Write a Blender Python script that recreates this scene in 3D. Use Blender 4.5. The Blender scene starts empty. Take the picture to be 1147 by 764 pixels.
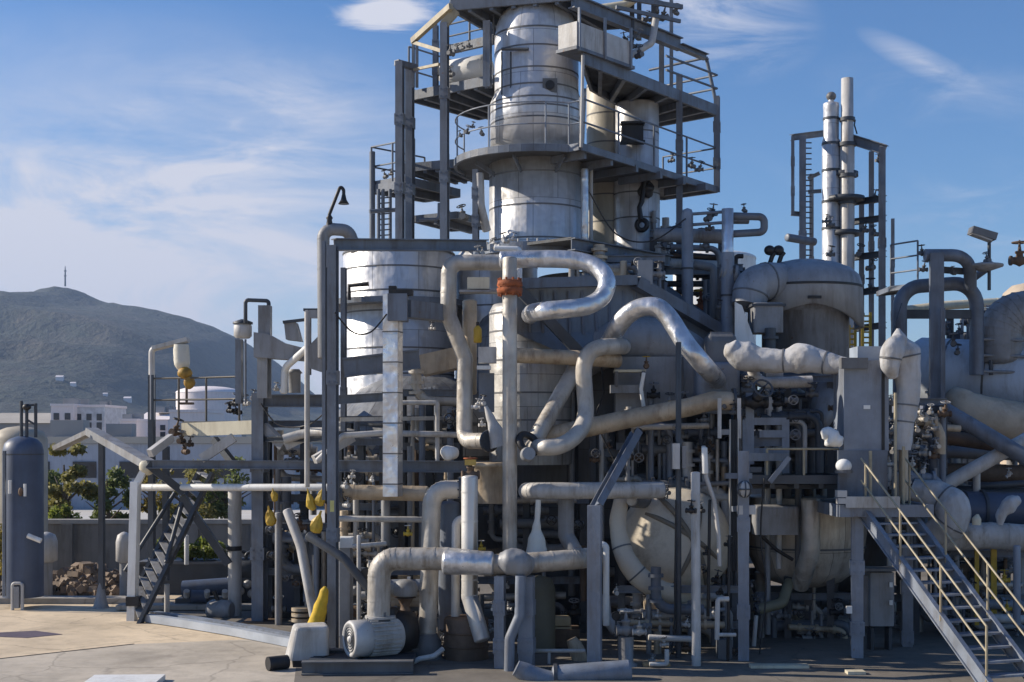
import bpy, math, random
from mathutils import Vector, Matrix, noise
R = math.radians
C = bpy.context.scene.collection
SC = bpy.context.scene
rnd = random.Random(7)
# ------------------------------------------------------------------ camera, light, sky
F, HY, CX, H = 1500.0, 490.0, 573.5, 4.0        # focal length and horizon in photo pixels, eye height in metres
cam = bpy.data.cameras.new('camera'); cam_o = bpy.data.objects.new('camera', cam); C.objects.link(cam_o)
cam.sensor_width = 36; cam.lens = 36 * F / 1147; cam.shift_y = (HY - 382) / 1147
cam.clip_start = 0.1; cam.clip_end = 20000
cam_o.location = (0, 0, H); cam_o.rotation_euler = (R(90), 0, 0)
SC.camera = cam_o
SUN_EL, SUN_AZ = R(29), math.atan2(-0.985, 0.17)     # azimuth measured from +Y towards +X
sd = Vector((math.sin(SUN_AZ) * math.cos(SUN_EL), math.cos(SUN_AZ) * math.cos(SUN_EL), math.sin(SUN_EL)))
sun = bpy.data.lights.new('sun', 'SUN'); sun.energy = 4.5; sun.angle = R(0.5); sun.color = (1.0, 0.90, 0.76)
sun_o = bpy.data.objects.new('sun', sun); C.objects.link(sun_o)
sun_o.rotation_euler = sd.to_track_quat('Z', 'Y').to_euler(); sun_o.location = (-40, 20, 60)
SC.view_settings.view_transform = 'Standard'; SC.view_settings.look = 'None'
SC.view_settings.gamma = 1; SC.view_settings.use_curve_mapping = False
SC.view_settings.exposure = 0.55
SC.cycles.max_bounces = 6; SC.cycles.volume_bounces = 0
SC.cycles.use_denoising = True

def sky_world():
    w = bpy.data.worlds.new('World'); SC.world = w; w.use_nodes = True
    nt = w.node_tree; N = nt.nodes; L = nt.links; N.clear()
    def nd(t, **k):
        n = N.new(t)
        for a, b in k.items(): setattr(n, a, b)
        return n
    def math_(op, a, b=None, clamp=False):
        n = nd('ShaderNodeMath', operation=op, use_clamp=clamp)
        for i, x in enumerate((a, b)):
            if x is None: continue
            if isinstance(x, (int, float)): n.inputs[i].default_value = x
            else: L.new(x, n.inputs[i])
        return n.outputs[0]
    sky = nd('ShaderNodeTexSky', sky_type='NISHITA', sun_disc=False, sun_elevation=SUN_EL, sun_rotation=SUN_AZ % (2 * math.pi),
             air_density=1.15, dust_density=0.1, ozone_density=8.0, altitude=50)
    tc = nd('ShaderNodeTexCoord'); d = tc.outputs['Generated']
    def noise_(scale, sx, sz, det=7, rough=0.6, dist=0.6, rot=0.0):
        mp = nd('ShaderNodeMapping'); mp.inputs['Scale'].default_value = (sx, 1, sz); mp.inputs['Rotation'].default_value = (0, rot, 0)
        L.new(d, mp.inputs['Vector'])
        n = nd('ShaderNodeTexNoise'); n.inputs['Scale'].default_value = scale; n.inputs['Detail'].default_value = det
        n.inputs['Roughness'].default_value = rough; n.inputs['Distortion'].default_value = dist
        L.new(mp.outputs[0], n.inputs['Vector']); return n.outputs['Fac']
    def blob(px, py, rx, ry, rot=0.0):
        v = Vector(((px - CX) / F, 1, (HY - py) / F)).normalized()
        sub = nd('ShaderNodeVectorMath', operation='SUBTRACT'); L.new(d, sub.inputs[0]); sub.inputs[1].default_value = v
        mp = nd('ShaderNodeMapping', vector_type='POINT'); mp.inputs['Rotation'].default_value = (0, rot, 0)
        L.new(sub.outputs[0], mp.inputs['Vector'])
        sc = nd('ShaderNodeVectorMath', operation='MULTIPLY'); L.new(mp.outputs[0], sc.inputs[0])
        sc.inputs[1].default_value = (F / rx, 0.0, F / ry)
        le = nd('ShaderNodeVectorMath', operation='LENGTH'); L.new(sc.outputs[0], le.inputs[0])
        return math_('SUBTRACT', 1.0, le.outputs['Value'], True)
    wisp = noise_(5.5, 0.8, 2.8, 10, 0.64, 1.0, 0.4)
    fine = noise_(13.0, 0.7, 2.6, 9, 0.66, 0.9, 0.5)
    def soft(x, lo, hi):
        mr = nd('ShaderNodeMapRange', interpolation_type='SMOOTHSTEP'); L.new(x, mr.inputs[0])
        mr.inputs[1].default_value = lo; mr.inputs[2].default_value = hi; return mr.outputs[0]
    veil = math_('MULTIPLY', math_('ADD', math_('MULTIPLY', blob(250, 290, 470, 260), 1.0), math_('MULTIPLY', blob(60, 430, 700, 260), 1.1), True), soft(wisp, 0.28, 0.66))
    veil2 = math_('MULTIPLY', blob(200, 190, 260, 110, 0.35), soft(fine, 0.36, 0.72))
    small = math_('MULTIPLY', soft(math_('ADD', blob(432, 16, 66, 27, 0.1), math_('MULTIPLY', math_('SUBTRACT', fine, 0.5), 2.2)), 0.12, 0.6), blob(432, 16, 78, 34))
    small2 = math_('MULTIPLY', blob(790, 12, 130, 70, -0.3), soft(fine, 0.34, 0.66))
    small3 = math_('MULTIPLY', blob(1030, 68, 75, 15, -0.5), soft(fine, 0.30, 0.58))
    small4 = math_('MULTIPLY', blob(1120, 240, 120, 60, -0.2), soft(fine, 0.40, 0.72))
    small5 = math_('MULTIPLY', blob(1060, 105, 150, 40, -0.2), soft(fine, 0.40, 0.75))
    tot = math_('MULTIPLY', veil, 0.95)
    for s, k in ((veil2, 0.95), (small, 1.7), (small2, 0.9), (small3, 0.62), (small4, 0.45), (small5, 0.35)):
        tot = math_('ADD', tot, math_('MULTIPLY', s, k), True)
    general = math_('ADD', math_('MULTIPLY', soft(wisp, 0.5, 0.95), 0.10), math_('MULTIPLY', blob(90, 420, 760, 420), 0.42))
    tot = math_('ADD', tot, general, True)
    mix = nd('ShaderNodeMix', data_type='RGBA'); L.new(tot, mix.inputs[0]); hs = nd('ShaderNodeHueSaturation'); hs.inputs['Saturation'].default_value = 1.07; hs.inputs['Hue'].default_value = 0.504; L.new(sky.outputs[0], hs.inputs['Color']); L.new(hs.outputs[0], mix.inputs[6])
    mix.inputs[7].default_value = (CLOUD * 0.98, CLOUD * 1.01, CLOUD * 1.16, 1)
    bg = nd('ShaderNodeBackground'); L.new(mix.outputs[2], bg.inputs[0]); bg.inputs[1].default_value = SKY_STR
    out = nd('ShaderNodeOutputWorld'); L.new(bg.outputs[0], out.inputs[0])
SKY_STR, CLOUD = 0.088, 5.6
sky_world()

# ------------------------------------------------------------------ helpers
def W(px, py, Y): return Vector(((px - CX) * Y / F, Y, H - (py - HY) * Y / F))
def G(px, Y): return Vector(((px - CX) * Y / F, Y, 0.0))
def S(Y): return Y / F
def V(*a): return Vector(a)

class MB:
    def __init__(s): s.v = []; s.f = []; s.sm = []
    def add(s, vs, fs, smooth=False):
        b = len(s.v); s.v += [tuple(x) for x in vs]
        for f in fs: s.f.append(tuple(i + b for i in f)); s.sm.append(smooth)
    def box(s, c, d, rz=0.0, m=None):
        c = Vector(c); M_ = m or Matrix.Rotation(rz, 3, 'Z')
        vs = [c + M_ @ Vector((x * d[0] / 2, y * d[1] / 2, z * d[2] / 2)) for z in (-1, 1) for y in (-1, 1) for x in (-1, 1)]
        s.add(vs, [(0, 2, 3, 1), (4, 5, 7, 6), (0, 1, 5, 4), (2, 6, 7, 3), (0, 4, 6, 2), (1, 3, 7, 5)])
    def rbox(s, c, d, r, rz=0.0, seg=4, topr=None):        # box with rounded vertical edges and a softened top
        c = Vector(c); M_ = Matrix.Rotation(rz, 3, 'Z'); topr = r * 0.6 if topr is None else topr
        def ring(k, z):
            o = []
            for qx, qy, a0 in ((1, 1, 0), (-1, 1, 90), (-1, -1, 180), (1, -1, 270)):
                for i in range(seg + 1):
                    a = R(a0 + 90 * i / seg); rr = max(r - k, 0.001)
                    o.append(c + M_ @ Vector((qx * (d[0] / 2 - r) + math.cos(a) * rr, qy * (d[1] / 2 - r) + math.sin(a) * rr, z)))
            return o
        zs = [(0, -d[2] / 2)] + [(topr * (1 - math.cos(R(90 * i / 3))), d[2] / 2 - topr + topr * math.sin(R(90 * i / 3))) for i in range(4)]
        n = 4 * (seg + 1); vs = []
        for k, z in zs: vs += ring(min(k, r * 0.99), z)
        fs = [(j * n + i, j * n + (i + 1) % n, (j + 1) * n + (i + 1) % n, (j + 1) * n + i) for j in range(len(zs) - 1) for i in range(n)]
        s.add(vs, fs, False); s.add(vs[-n:], [tuple(range(n))]); s.add(vs[:n], [tuple(reversed(range(n)))])
    def prof(s, p0, p1, poly, up=(0, 0, 1)):
        p0 = Vector(p0); p1 = Vector(p1); d = (p1 - p0).normalized(); up = Vector(up)
        if abs(d.dot(up.normalized())) > 0.98: up = Vector((0.2, 1, 0))
        x = d.cross(up).normalized(); y = x.cross(d).normalized(); n = len(poly)
        vs = [p + x * a + y * b for p in (p0, p1) for a, b in poly]
        fs = [(i, (i + 1) % n, n + (i + 1) % n, n + i) for i in range(n)] + [tuple(reversed(range(n))), tuple(range(n, 2 * n))]
        s.add(vs, fs)
    def bar(s, p0, p1, w, h=None, up=(0, 0, 1)):
        h = h or w; a, b = w / 2, h / 2
        s.prof(p0, p1, [(-a, -b), (a, -b), (a, b), (-a, b)], up)
    def ibeam(s, p0, p1, w, h, up=(0, 0, 1), t=None):
        t = t or max(0.018, 0.09 * h); a, b, c = w / 2, h / 2, max(0.008, 0.03 * w + 0.004)
        s.prof(p0, p1, [(-a, -b), (a, -b), (a, -b + t), (c, -b + t), (c, b - t), (a, b - t), (a, b), (-a, b), (-a, b - t), (-c, b - t), (-c, -b + t), (-a, -b + t)], up)
    def tube(s, pts, rad, seg=14, caps=True, closed=False, wob=0.0, wsc=3.0):
        pts = [Vector(p) for p in pts]; n = len(pts)
        if isinstance(rad, (int, float)): rad = [rad] * n
        T = []
        for i in range(n):
            if closed: t = pts[(i + 1) % n] - pts[i - 1]
            else: t = pts[min(i + 1, n - 1)] - pts[max(i - 1, 0)]
            T.append(t.normalized())
        u = T[0].orthogonal().normalized(); vs = []
        for i in range(n):
            if i: u = (u - T[i] * u.dot(T[i])).normalized()
            w = T[i].cross(u)
            for k in range(seg):
                a = 2 * math.pi * k / seg; q = u * math.cos(a) + w * math.sin(a); r = rad[i]
                if wob: r *= 1 + wob * noise.noise((pts[i] + q * r) * wsc) + wob * 0.5 * noise.noise((pts[i] + q * r) * wsc * 2.7)
                vs.append(pts[i] + q * r)
        m = n if closed else n - 1
        s.add(vs, [(i * seg + k, i * seg + (k + 1) % seg, ((i + 1) % n) * seg + (k + 1) % seg, ((i + 1) % n) * seg + k) for i in range(m) for k in range(seg)], True)
        if caps and not closed:
            s.add(vs[:seg], [tuple(reversed(range(seg)))]); s.add(vs[-seg:], [tuple(range(seg))])
    def torus(s, c, axis, r, t, seg=20, ts=6):
        ax = Vector(axis).normalized(); u = ax.orthogonal().normalized(); w = ax.cross(u); c = Vector(c)
        s.tube([c + (u * math.cos(2 * math.pi * i / seg) + w * math.sin(2 * math.pi * i / seg)) * r for i in range(seg)], t, ts, closed=True)
    def lathe(s, c, prof, seg=40, axis=(0, 0, 1), a0=0.0, a1=360.0, smooth=True, caps=True):
        c = Vector(c); ax = Vector(axis).normalized()
        u = Vector((1, 0, 0)) if abs(ax.z) > 0.9 else ax.orthogonal().normalized(); w = ax.cross(u)
        full = abs(a1 - a0) >= 359.9; m = seg if full else seg + 1; vs = []
        for r, z in prof:
            for k in range(m):
                a = R(a0 + (a1 - a0) * k / seg); vs.append(c + ax * z + (u * math.cos(a) + w * math.sin(a)) * r)
        fs = []
        for j in range(len(prof) - 1):
            for k in range(seg):
                k2 = (k + 1) % m; fs.append((j * m + k, j * m + k2, (j + 1) * m + k2, (j + 1) * m + k))
        s.add(vs, fs, smooth)
        if caps and full:
            if prof[0][0] > 1e-4: s.add(vs[:m], [tuple(reversed(range(m)))])
            if prof[-1][0] > 1e-4: s.add(vs[-m:], [tuple(range(m))])
    def blob(s, c, rad, seg=20, rings=12, wob=0.0, wsc=3.0):
        c = Vector(c); vs = []
        for j in range(rings + 1):
            th = math.pi * j / rings
            for k in range(seg):
                a = 2 * math.pi * k / seg; q = Vector((math.sin(th) * math.cos(a) * rad[0], math.sin(th) * math.sin(a) * rad[1], math.cos(th) * rad[2]))
                vs.append(c + q * (1 + wob * noise.noise((c + q) * wsc)))
        s.add(vs, [(j * seg + k, (j + 1) * seg + k, (j + 1) * seg + (k + 1) % seg, j * seg + (k + 1) % seg) for j in range(rings) for k in range(seg)], True)
    def slab(s, poly, z, t):
        n = len(poly); vs = [(p[0], p[1], z - t) for p in poly] + [(p[0], p[1], z) for p in poly]
        ar = sum(poly[i][0] * poly[(i + 1) % n][1] - poly[(i + 1) % n][0] * poly[i][1] for i in range(n))
        if ar < 0: vs = [(p[0], p[1], z - t) for p in reversed(poly)] + [(p[0], p[1], z) for p in reversed(poly)]
        s.add(vs, [tuple(reversed(range(n))), tuple(range(n, 2 * n))] + [(i, (i + 1) % n, n + (i + 1) % n, n + i) for i in range(n)])
    def mesh(s, name, mat, off=(0, 0, 0)):
        me = bpy.data.meshes.new(name); o = Vector(off)
        me.from_pydata([tuple(Vector(x) - o) for x in s.v], [], s.f); me.polygons.foreach_set('use_smooth', s.sm)
        me.materials.append(mat); me.update(); return me
    def islands(s):
        n = len(s.v); p = list(range(n))
        def f(a):
            while p[a] != a: p[a] = p[p[a]]; a = p[a]
            return a
        for q in s.f:
            for k in q[1:]: p[f(k)] = f(q[0])
        g = {}
        for i in range(n): g.setdefault(f(i), []).append(i)
        if len(g) < 2 or len(g) > 60: return None
        bx = []
        for r, ids in g.items():
            c = list(zip(*[s.v[i] for i in ids])); bx.append([set(ids), [min(x) - .025 for x in c], [max(x) + .025 for x in c]])
        ch = True
        while ch:
            ch = False
            for i in range(len(bx)):
                for j in range(i + 1, len(bx)):
                    a, b = bx[i], bx[j]
                    if all(a[1][k] <= b[2][k] and b[1][k] <= a[2][k] for k in range(3)):
                        a[0] |= b[0]; a[1] = [min(a[1][k], b[1][k]) for k in range(3)]; a[2] = [max(a[2][k], b[2][k]) for k in range(3)]; bx.pop(j); ch = True; break
                if ch: break
        if not 2 <= len(bx) <= 12: return None
        out = []
        for ids, _, _ in bx:
            m = MB(); mp = {}
            for i in sorted(ids): mp[i] = len(m.v); m.v.append(s.v[i])
            for q, sm in zip(s.f, s.sm):
                if q[0] in ids: m.f.append(tuple(mp[i] for i in q)); m.sm.append(sm)
            out.append(m)
        return out
    def part(s, name, mat, parent, label=None, split=True):
        if split and name not in ('crown', 'foliage', 'stem', 'trunk', 'panel_seam', 'railing'):
            sp = s.islands()
            if sp: return [m.part(name, mat, parent, label, False) for m in sp][0]
        o = bpy.data.objects.new(name, None); root = parent; off = Vector(parent.location)
        while root.parent: root = root.parent; off += Vector(root.location)
        bpy.data.objects.remove(o)
        o = bpy.data.objects.new(name, s.mesh(name, mat, off)); C.objects.link(o); o.parent = parent
        if label: o['label'] = label
        return o
    def thing(s, name, label, cat, mat, group=None, kind=None):
        xs = [p[0] for p in s.v]; ys = [p[1] for p in s.v]; z0 = min(p[2] for p in s.v)
        off = Vector(((min(xs) + max(xs)) / 2, (min(ys) + max(ys)) / 2, z0))
        o = bpy.data.objects.new(name, s.mesh(name, mat, off)); C.objects.link(o); o.location = off
        if kind: o['kind'] = kind
        if label: o['label'] = label
        if cat: o['category'] = cat
        if group: o['group'] = group
        return o

def thing(name, label, cat, loc, group=None):
    o = bpy.data.objects.new(name, None); C.objects.link(o); o.location = loc; o.empty_display_size = 0.2
    o['label'] = label; o['category'] = cat
    if group: o['group'] = group
    return o

def fillet(pts, bend, n=7):
    pts = [Vector(p) for p in pts]; out = [pts[0]]; arcs = []
    for i in range(1, len(pts) - 1):
        a, b, c = pts[i - 1], pts[i], pts[i + 1]
        d0 = (a - b); d1 = (c - b); l = min(d0.length, d1.length) * 0.5
        d0.normalize(); d1.normalize(); ang = d0.angle(d1)
        if ang > R(176): out.append(b); continue
        t = min(bend / math.tan(ang / 2), l); rr = t * math.tan(ang / 2)
        bis = (d0 + d1).normalized(); ce = b + bis * (rr / math.sin(ang / 2))
        s = b + d0 * t - ce; e = b + d1 * t - ce; om = s.angle(e)
        k0 = len(out)
        for k in range(n + 1):
            f = k / n; out.append(ce + (s * math.sin((1 - f) * om) + e * math.sin(f * om)) / math.sin(om))
        arcs.append((k0, len(out)))
    out.append(pts[-1]); return out, arcs

# ------------------------------------------------------------------ materials
def M(name, base, rough=0.55, metal=0.0, var=0.22, scale=1.4, dirt=None, damt=0.0, bump=0.15, fine=22.0, streak=True, wear=None, panel=None, dent=0.0):
    m = bpy.data.materials.new(name); m.use_nodes = True; nt = m.node_tree; N = nt.nodes; L = nt.links
    b = N['Principled BSDF']; b.inputs['Metallic'].default_value = metal
    geo = N.new('ShaderNodeNewGeometry')
    def nz(sc, det=5, ro=0.6, mp=None):
        n = N.new('ShaderNodeTexNoise'); n.inputs['Scale'].default_value = sc; n.inputs['Detail'].default_value = det; n.inputs['Roughness'].default_value = ro
        if mp:
            q = N.new('ShaderNodeMapping'); q.inputs['Scale'].default_value = mp; L.new(geo.outputs['Position'], q.inputs['Vector']); L.new(q.outputs[0], n.inputs['Vector'])
        else: L.new(geo.outputs['Position'], n.inputs['Vector'])
        return n.outputs['Fac']
    def rng(x, a, c_, lo, hi):
        r_ = N.new('ShaderNodeMapRange'); L.new(x, r_.inputs[0])
        for i, q in enumerate((a, c_, lo, hi)): r_.inputs[i + 1].default_value = q
        return r_.outputs[0]
    def mixc(f, a, c_, mode='MIX'):
        x = N.new('ShaderNodeMix'); x.data_type = 'RGBA'; x.blend_type = mode
        for i, q in ((0, f), (6, a), (7, c_)):
            if isinstance(q, (int, float)): x.inputs[i].default_value = q
            elif isinstance(q, tuple): x.inputs[i].default_value = (*q, 1)
            else: L.new(q, x.inputs[i])
        return x.outputs[2]
    f1 = nz(scale); lo = tuple(c * (1 - var) for c in base); hi = tuple(min(1, c * (1 + var)) for c in base)
    col = mixc(rng(f1, 0.3, 0.7, 0, 1), lo, hi)
    if dirt:
        d1 = nz(3.0, 6, 0.7, (1.6, 1.6, 0.22) if streak else (1, 1, 1)); d2 = nz(0.9, 4)
        mm = N.new('ShaderNodeMath'); mm.operation = 'MULTIPLY'; L.new(rng(d1, 0.46, 0.68, 0, 1), mm.inputs[0]); L.new(rng(d2, 0.35, 0.65, 0.25, 1), mm.inputs[1])
        k = N.new('ShaderNodeMath'); k.operation = 'MULTIPLY'; L.new(mm.outputs[0], k.inputs[0]); k.inputs[1].default_value = damt
        col = mixc(k.outputs[0], col, dirt)
    if wear:
        wcol, wlo = wear
        col = mixc(rng(nz(7.0, 6, 0.7), wlo, wlo + 0.06, 0, 0.85), col, wcol)
    if panel:
        pw, ph = panel; tc = N.new('ShaderNodeTexCoord'); sx = N.new('ShaderNodeSeparateXYZ'); L.new(tc.outputs['Object'], sx.inputs[0])
        at = N.new('ShaderNodeMath'); at.operation = 'ARCTAN2'; L.new(sx.outputs[1], at.inputs[0]); L.new(sx.outputs[0], at.inputs[1])
        cb = N.new('ShaderNodeCombineXYZ'); L.new(at.outputs[0], cb.inputs[0]); L.new(sx.outputs[2], cb.inputs[1])
        bk = N.new('ShaderNodeTexBrick'); L.new(cb.outputs[0], bk.inputs['Vector']); bk.inputs['Scale'].default_value = 1.0; bk.inputs['Brick Width'].default_value = pw; bk.inputs['Row Height'].default_value = ph
        bk.inputs['Mortar Size'].default_value = 0.007; bk.inputs['Mortar Smooth'].default_value = 0.3; bk.offset = 0.37; bk.inputs['Color1'].default_value = (.80, .80, .81, 1); bk.inputs['Color2'].default_value = (1, 1, 1, 1); bk.inputs['Mortar'].default_value = (.36, .36, .37, 1)
        col = mixc(1.0, col, bk.outputs['Color'], 'MULTIPLY')
    L.new(col, b.inputs['Base Color'])
    L.new(rng(nz(2.3, 5), 0.3, 0.7, max(0.05, rough - 0.12), min(1, rough + 0.14)), b.inputs['Roughness'])
    if bump:
        bp = N.new('ShaderNodeBump'); bp.inputs['Strength'].default_value = bump; bp.inputs['Distance'].default_value = 0.02
        L.new(nz(fine, 4), bp.inputs['Height']); L.new(bp.outputs[0], b.inputs['Normal'])
        if dent:
            b2 = N.new('ShaderNodeBump'); b2.inputs['Strength'].default_value = dent; b2.inputs['Distance'].default_value = 0.12; L.new(nz(2.2, 2, .5), b2.inputs['Height']); L.new(b2.outputs[0], bp.inputs['Normal'])
    return m
RUST = (0.16, 0.075, 0.03)
steel   = M('blue_grey_steel_paint', (0.135, 0.156, 0.192), 0.5, 0.0, 0.26, 1.6, (0.07, 0.052, 0.036), 0.75, 0.2, wear=(RUST, 0.645))
steel_l = M('pale_blue_steel_paint', (0.20, 0.228, 0.275), 0.48, 0.0, 0.24, 1.6, (0.10, 0.075, 0.055), 0.7, 0.2, wear=(RUST, 0.65))
steel_d = M('dark_steel_paint', (0.050, 0.058, 0.070), 0.5, 0.0, 0.3, 1.5, (0.05, 0.035, 0.025), 0.5, 0.15)
alu     = M('aluminium_cladding', (0.68, 0.685, 0.70), 0.34, 0.7, 0.14, 0.9, (0.22, 0.19, 0.15), 0.65, 0.4, 13.0, dent=0.8)
alu_s   = M('shell_cladding_sheet', (0.60, 0.605, 0.62), 0.42, 0.35, 0.13, 0.8, (0.20, 0.17, 0.13), 0.6, 0.10, 7.0, panel=(0.83, 0.92), dent=0.5)
alu_d   = M('weathered_cladding', (0.46, 0.43, 0.385), 0.5, 0.25, 0.28, 1.3, (0.15, 0.105, 0.06), 0.85, 0.3, 12.0, dent=0.5)
tan_cl  = M('stained_tan_cladding', (0.46, 0.375, 0.27), 0.55, 0.2, 0.25, 1.6, (0.15, 0.09, 0.05), 0.9, 0.3, 12.0, dent=0.5)
lgrey   = M('light_grey_paint', (0.47, 0.46, 0.445), 0.5, 0.0, 0.18, 1.6, (0.18, 0.14, 0.09), 0.8, 0.2, wear=(RUST, 0.68))
mgrey   = M('mid_grey_paint', (0.25, 0.255, 0.265), 0.52, 0.0, 0.22, 1.3, (0.11, 0.085, 0.06), 0.8, 0.2, wear=(RUST, 0.67))
dgrey   = M('dark_grey_plate', (0.125, 0.130, 0.138), 0.55, 0.0, 0.3, 1.0, (0.07, 0.05, 0.033), 0.75, 0.2, wear=(RUST, 0.66))
plate   = M('reactor_plate', (0.20, 0.21, 0.225), 0.52, 0.15, 0.2, 0.8, (0.09, 0.07, 0.05), 0.75, 0.18, panel=(0.42, 1.25), dent=0.5)
dclad   = M('drum_cladding', (0.42, 0.41, 0.39), 0.5, 0.25, 0.2, 1.0, (0.15, 0.11, 0.07), 0.75, 0.2, panel=(0.7, 0.66), dent=0.5)
white   = M('white_paint', (0.72, 0.72, 0.70), 0.5, 0.0, 0.08, 1.5, (0.32, 0.27, 0.2), 0.45, 0.1)
canvas  = M('pale_canvas_wrap', (0.45, 0.45, 0.455), 0.8, 0.0, 0.14, 2.5, (0.22, 0.18, 0.13), 0.7, 0.6, 10.0, True, dent=0.9)
cream   = M('cream_paint', (0.58, 0.53, 0.40), 0.55, 0.0, 0.12, 1.5, (0.25, 0.19, 0.11), 0.6, 0.12)
navy    = M('navy_tank_paint', (0.070, 0.092, 0.145), 0.5, 0.0, 0.22, 1.0, (0.05, 0.05, 0.06), 0.6, 0.1)
black   = M('black_iron', (0.022, 0.022, 0.024), 0.5, 0.2, 0.3, 3.0, (0.06, 0.04, 0.025), 0.5, 0.2)
brown   = M('rust_brown_iron', (0.13, 0.085, 0.055), 0.75, 0.1, 0.35, 3.0, (0.05, 0.035, 0.025), 0.6, 0.3)
orange  = M('orange_rust_scale', (0.30, 0.085, 0.03), 0.85, 0.0, 0.55, 9.0, (0.12, 0.05, 0.025), 0.8, 0.6, 30, False)
yellow  = M('yellow_paint', (0.50, 0.33, 0.03), 0.5, 0.0, 0.18, 4.0, (0.25, 0.13, 0.02), 0.6, 0.2)
railtan = M('tan_rail_paint', (0.36, 0.31, 0.21), 0.5, 0.0, 0.2, 4.0, (0.14, 0.09, 0.05), 0.6, 0.1)
grate   = M('deck_grating', (0.10, 0.105, 0.11), 0.65, 0.3, 0.3, 2.0, (0.08, 0.055, 0.035), 0.6, 0.3)
# ------------------------------------------------------------------ setting: ground, yard, hills, air
soil = M('dry_soil', (0.20, 0.165, 0.12), 0.9, 0, 0.3, 0.15, (0.10, 0.085, 0.06), 0.6, 0.4, 3.0, False)
def struct(mb, name, mat): return mb.thing(name, None, None, mat, None, 'structure')
def sheet(poly, z): m = MB(); m.add([(x, y, z) for x, y in poly], [tuple(range(len(poly)))]); return m
struct(sheet([(-6000, -3000), (6000, -3000), (6000, 9000), (-6000, 9000)], 0.0), 'ground', soil)
def concrete(name, base, crack=True):
    m = M(name, base, 0.85, 0, 0.2, 0.5, tuple(c * 0.5 for c in base), 0.6, 0.3, 9.0, False)
    nt = m.node_tree; N = nt.nodes; L = nt.links; b = N['Principled BSDF']; src = b.inputs['Base Color'].links[0].from_socket
    geo = N.new('ShaderNodeNewGeometry'); wn = N.new('ShaderNodeTexNoise'); wn.inputs['Scale'].default_value = 1.1; wn.inputs['Detail'].default_value = 5; L.new(geo.outputs['Position'], wn.inputs['Vector'])
    av = N.new('ShaderNodeVectorMath'); av.operation = 'MULTIPLY_ADD'; L.new(wn.outputs['Color'], av.inputs[0]); av.inputs[1].default_value = (.9, .9, 0); L.new(geo.outputs['Position'], av.inputs[2])
    vo = N.new('ShaderNodeTexVoronoi'); vo.feature = 'DISTANCE_TO_EDGE'; vo.inputs['Scale'].default_value = 0.33; L.new(av.outputs[0], vo.inputs['Vector'])
    mr = N.new('ShaderNodeMapRange'); L.new(vo.outputs['Distance'], mr.inputs[0]); mr.inputs[1].default_value = 0.0; mr.inputs[2].default_value = 0.012; mr.inputs[3].default_value = 0.38; mr.inputs[4].default_value = 0.0
    st = N.new('ShaderNodeTexNoise'); st.inputs['Scale'].default_value = 0.55; st.inputs['Detail'].default_value = 6; st.inputs['Roughness'].default_value = .65; L.new(geo.outputs['Position'], st.inputs['Vector'])
    ms = N.new('ShaderNodeMapRange'); L.new(st.outputs['Fac'], ms.inputs[0]); ms.inputs[1].default_value = .52; ms.inputs[2].default_value = .72; ms.inputs[3].default_value = 0; ms.inputs[4].default_value = .6
    for f_, c_ in ((ms, tuple(c * .42 for c in base)), (mr, tuple(c * .2 for c in base))):
        x = N.new('ShaderNodeMix'); x.data_type = 'RGBA'; L.new(f_.outputs[0], x.inputs[0]); L.new(src, x.inputs[6]); x.inputs[7].default_value = (*c_, 1); src = x.outputs[2]
    L.new(src, b.inputs['Base Color'])
    return m
conc_tan = concrete('tan_concrete', (0.61, 0.49, 0.34))  # tan base colour of the yard concrete
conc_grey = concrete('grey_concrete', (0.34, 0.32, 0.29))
conc_dark = concrete('dark_concrete', (0.17, 0.15, 0.125))  # dark brown-grey base colour, used for the plant floor
tarmac = concrete('worn_pavement', (0.45, 0.395, 0.32))
def gp(px, py): Y = F * H / (py - HY); return ((px - CX) * Y / F, Y)
struct(sheet([(-70, -70), (70, -70), (70, 21.5), (-1.0, 21.5), (-1.0, 36), (-70, 36)], 0.004), 'yard_pavement', conc_tan)  # pale pavement carried unseen behind the camera to bounce light into the shade
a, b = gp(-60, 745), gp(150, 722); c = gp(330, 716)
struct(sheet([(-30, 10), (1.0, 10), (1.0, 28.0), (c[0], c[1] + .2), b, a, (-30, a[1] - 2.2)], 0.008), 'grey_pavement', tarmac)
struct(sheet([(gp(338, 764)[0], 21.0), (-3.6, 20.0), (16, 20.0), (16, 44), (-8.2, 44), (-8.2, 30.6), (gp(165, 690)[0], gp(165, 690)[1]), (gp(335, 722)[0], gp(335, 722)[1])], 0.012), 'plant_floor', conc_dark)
# expansion joints: real shallow strips of dark filler
jm = M('joint_filler', (0.05, 0.042, 0.035), 0.9, bump=0)
j = MB(); p0, p1 = V(*a, 0.013), V(*b, 0.013); j.bar(p0, p1, 0.05, 0.004); p2 = V(*gp(225, 708), 0.010); struct(j, 'joint_strip', jm)
kb = MB(); kb.box((-13.0, 32.4, 0.07), (9.2, 0.55, 0.14)); kb.box((-17.3, 36, 0.07), (.4, 6.6, .14)); struct(kb, 'kerb', conc_grey)
struct(sheet([(-90, 57), (-6, 57), (-6, 74.9), (-90, 74.9)], 0.008), 'road', M('pale_road', (0.50, 0.48, 0.45), 0.85, 0, .1, .6))

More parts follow.
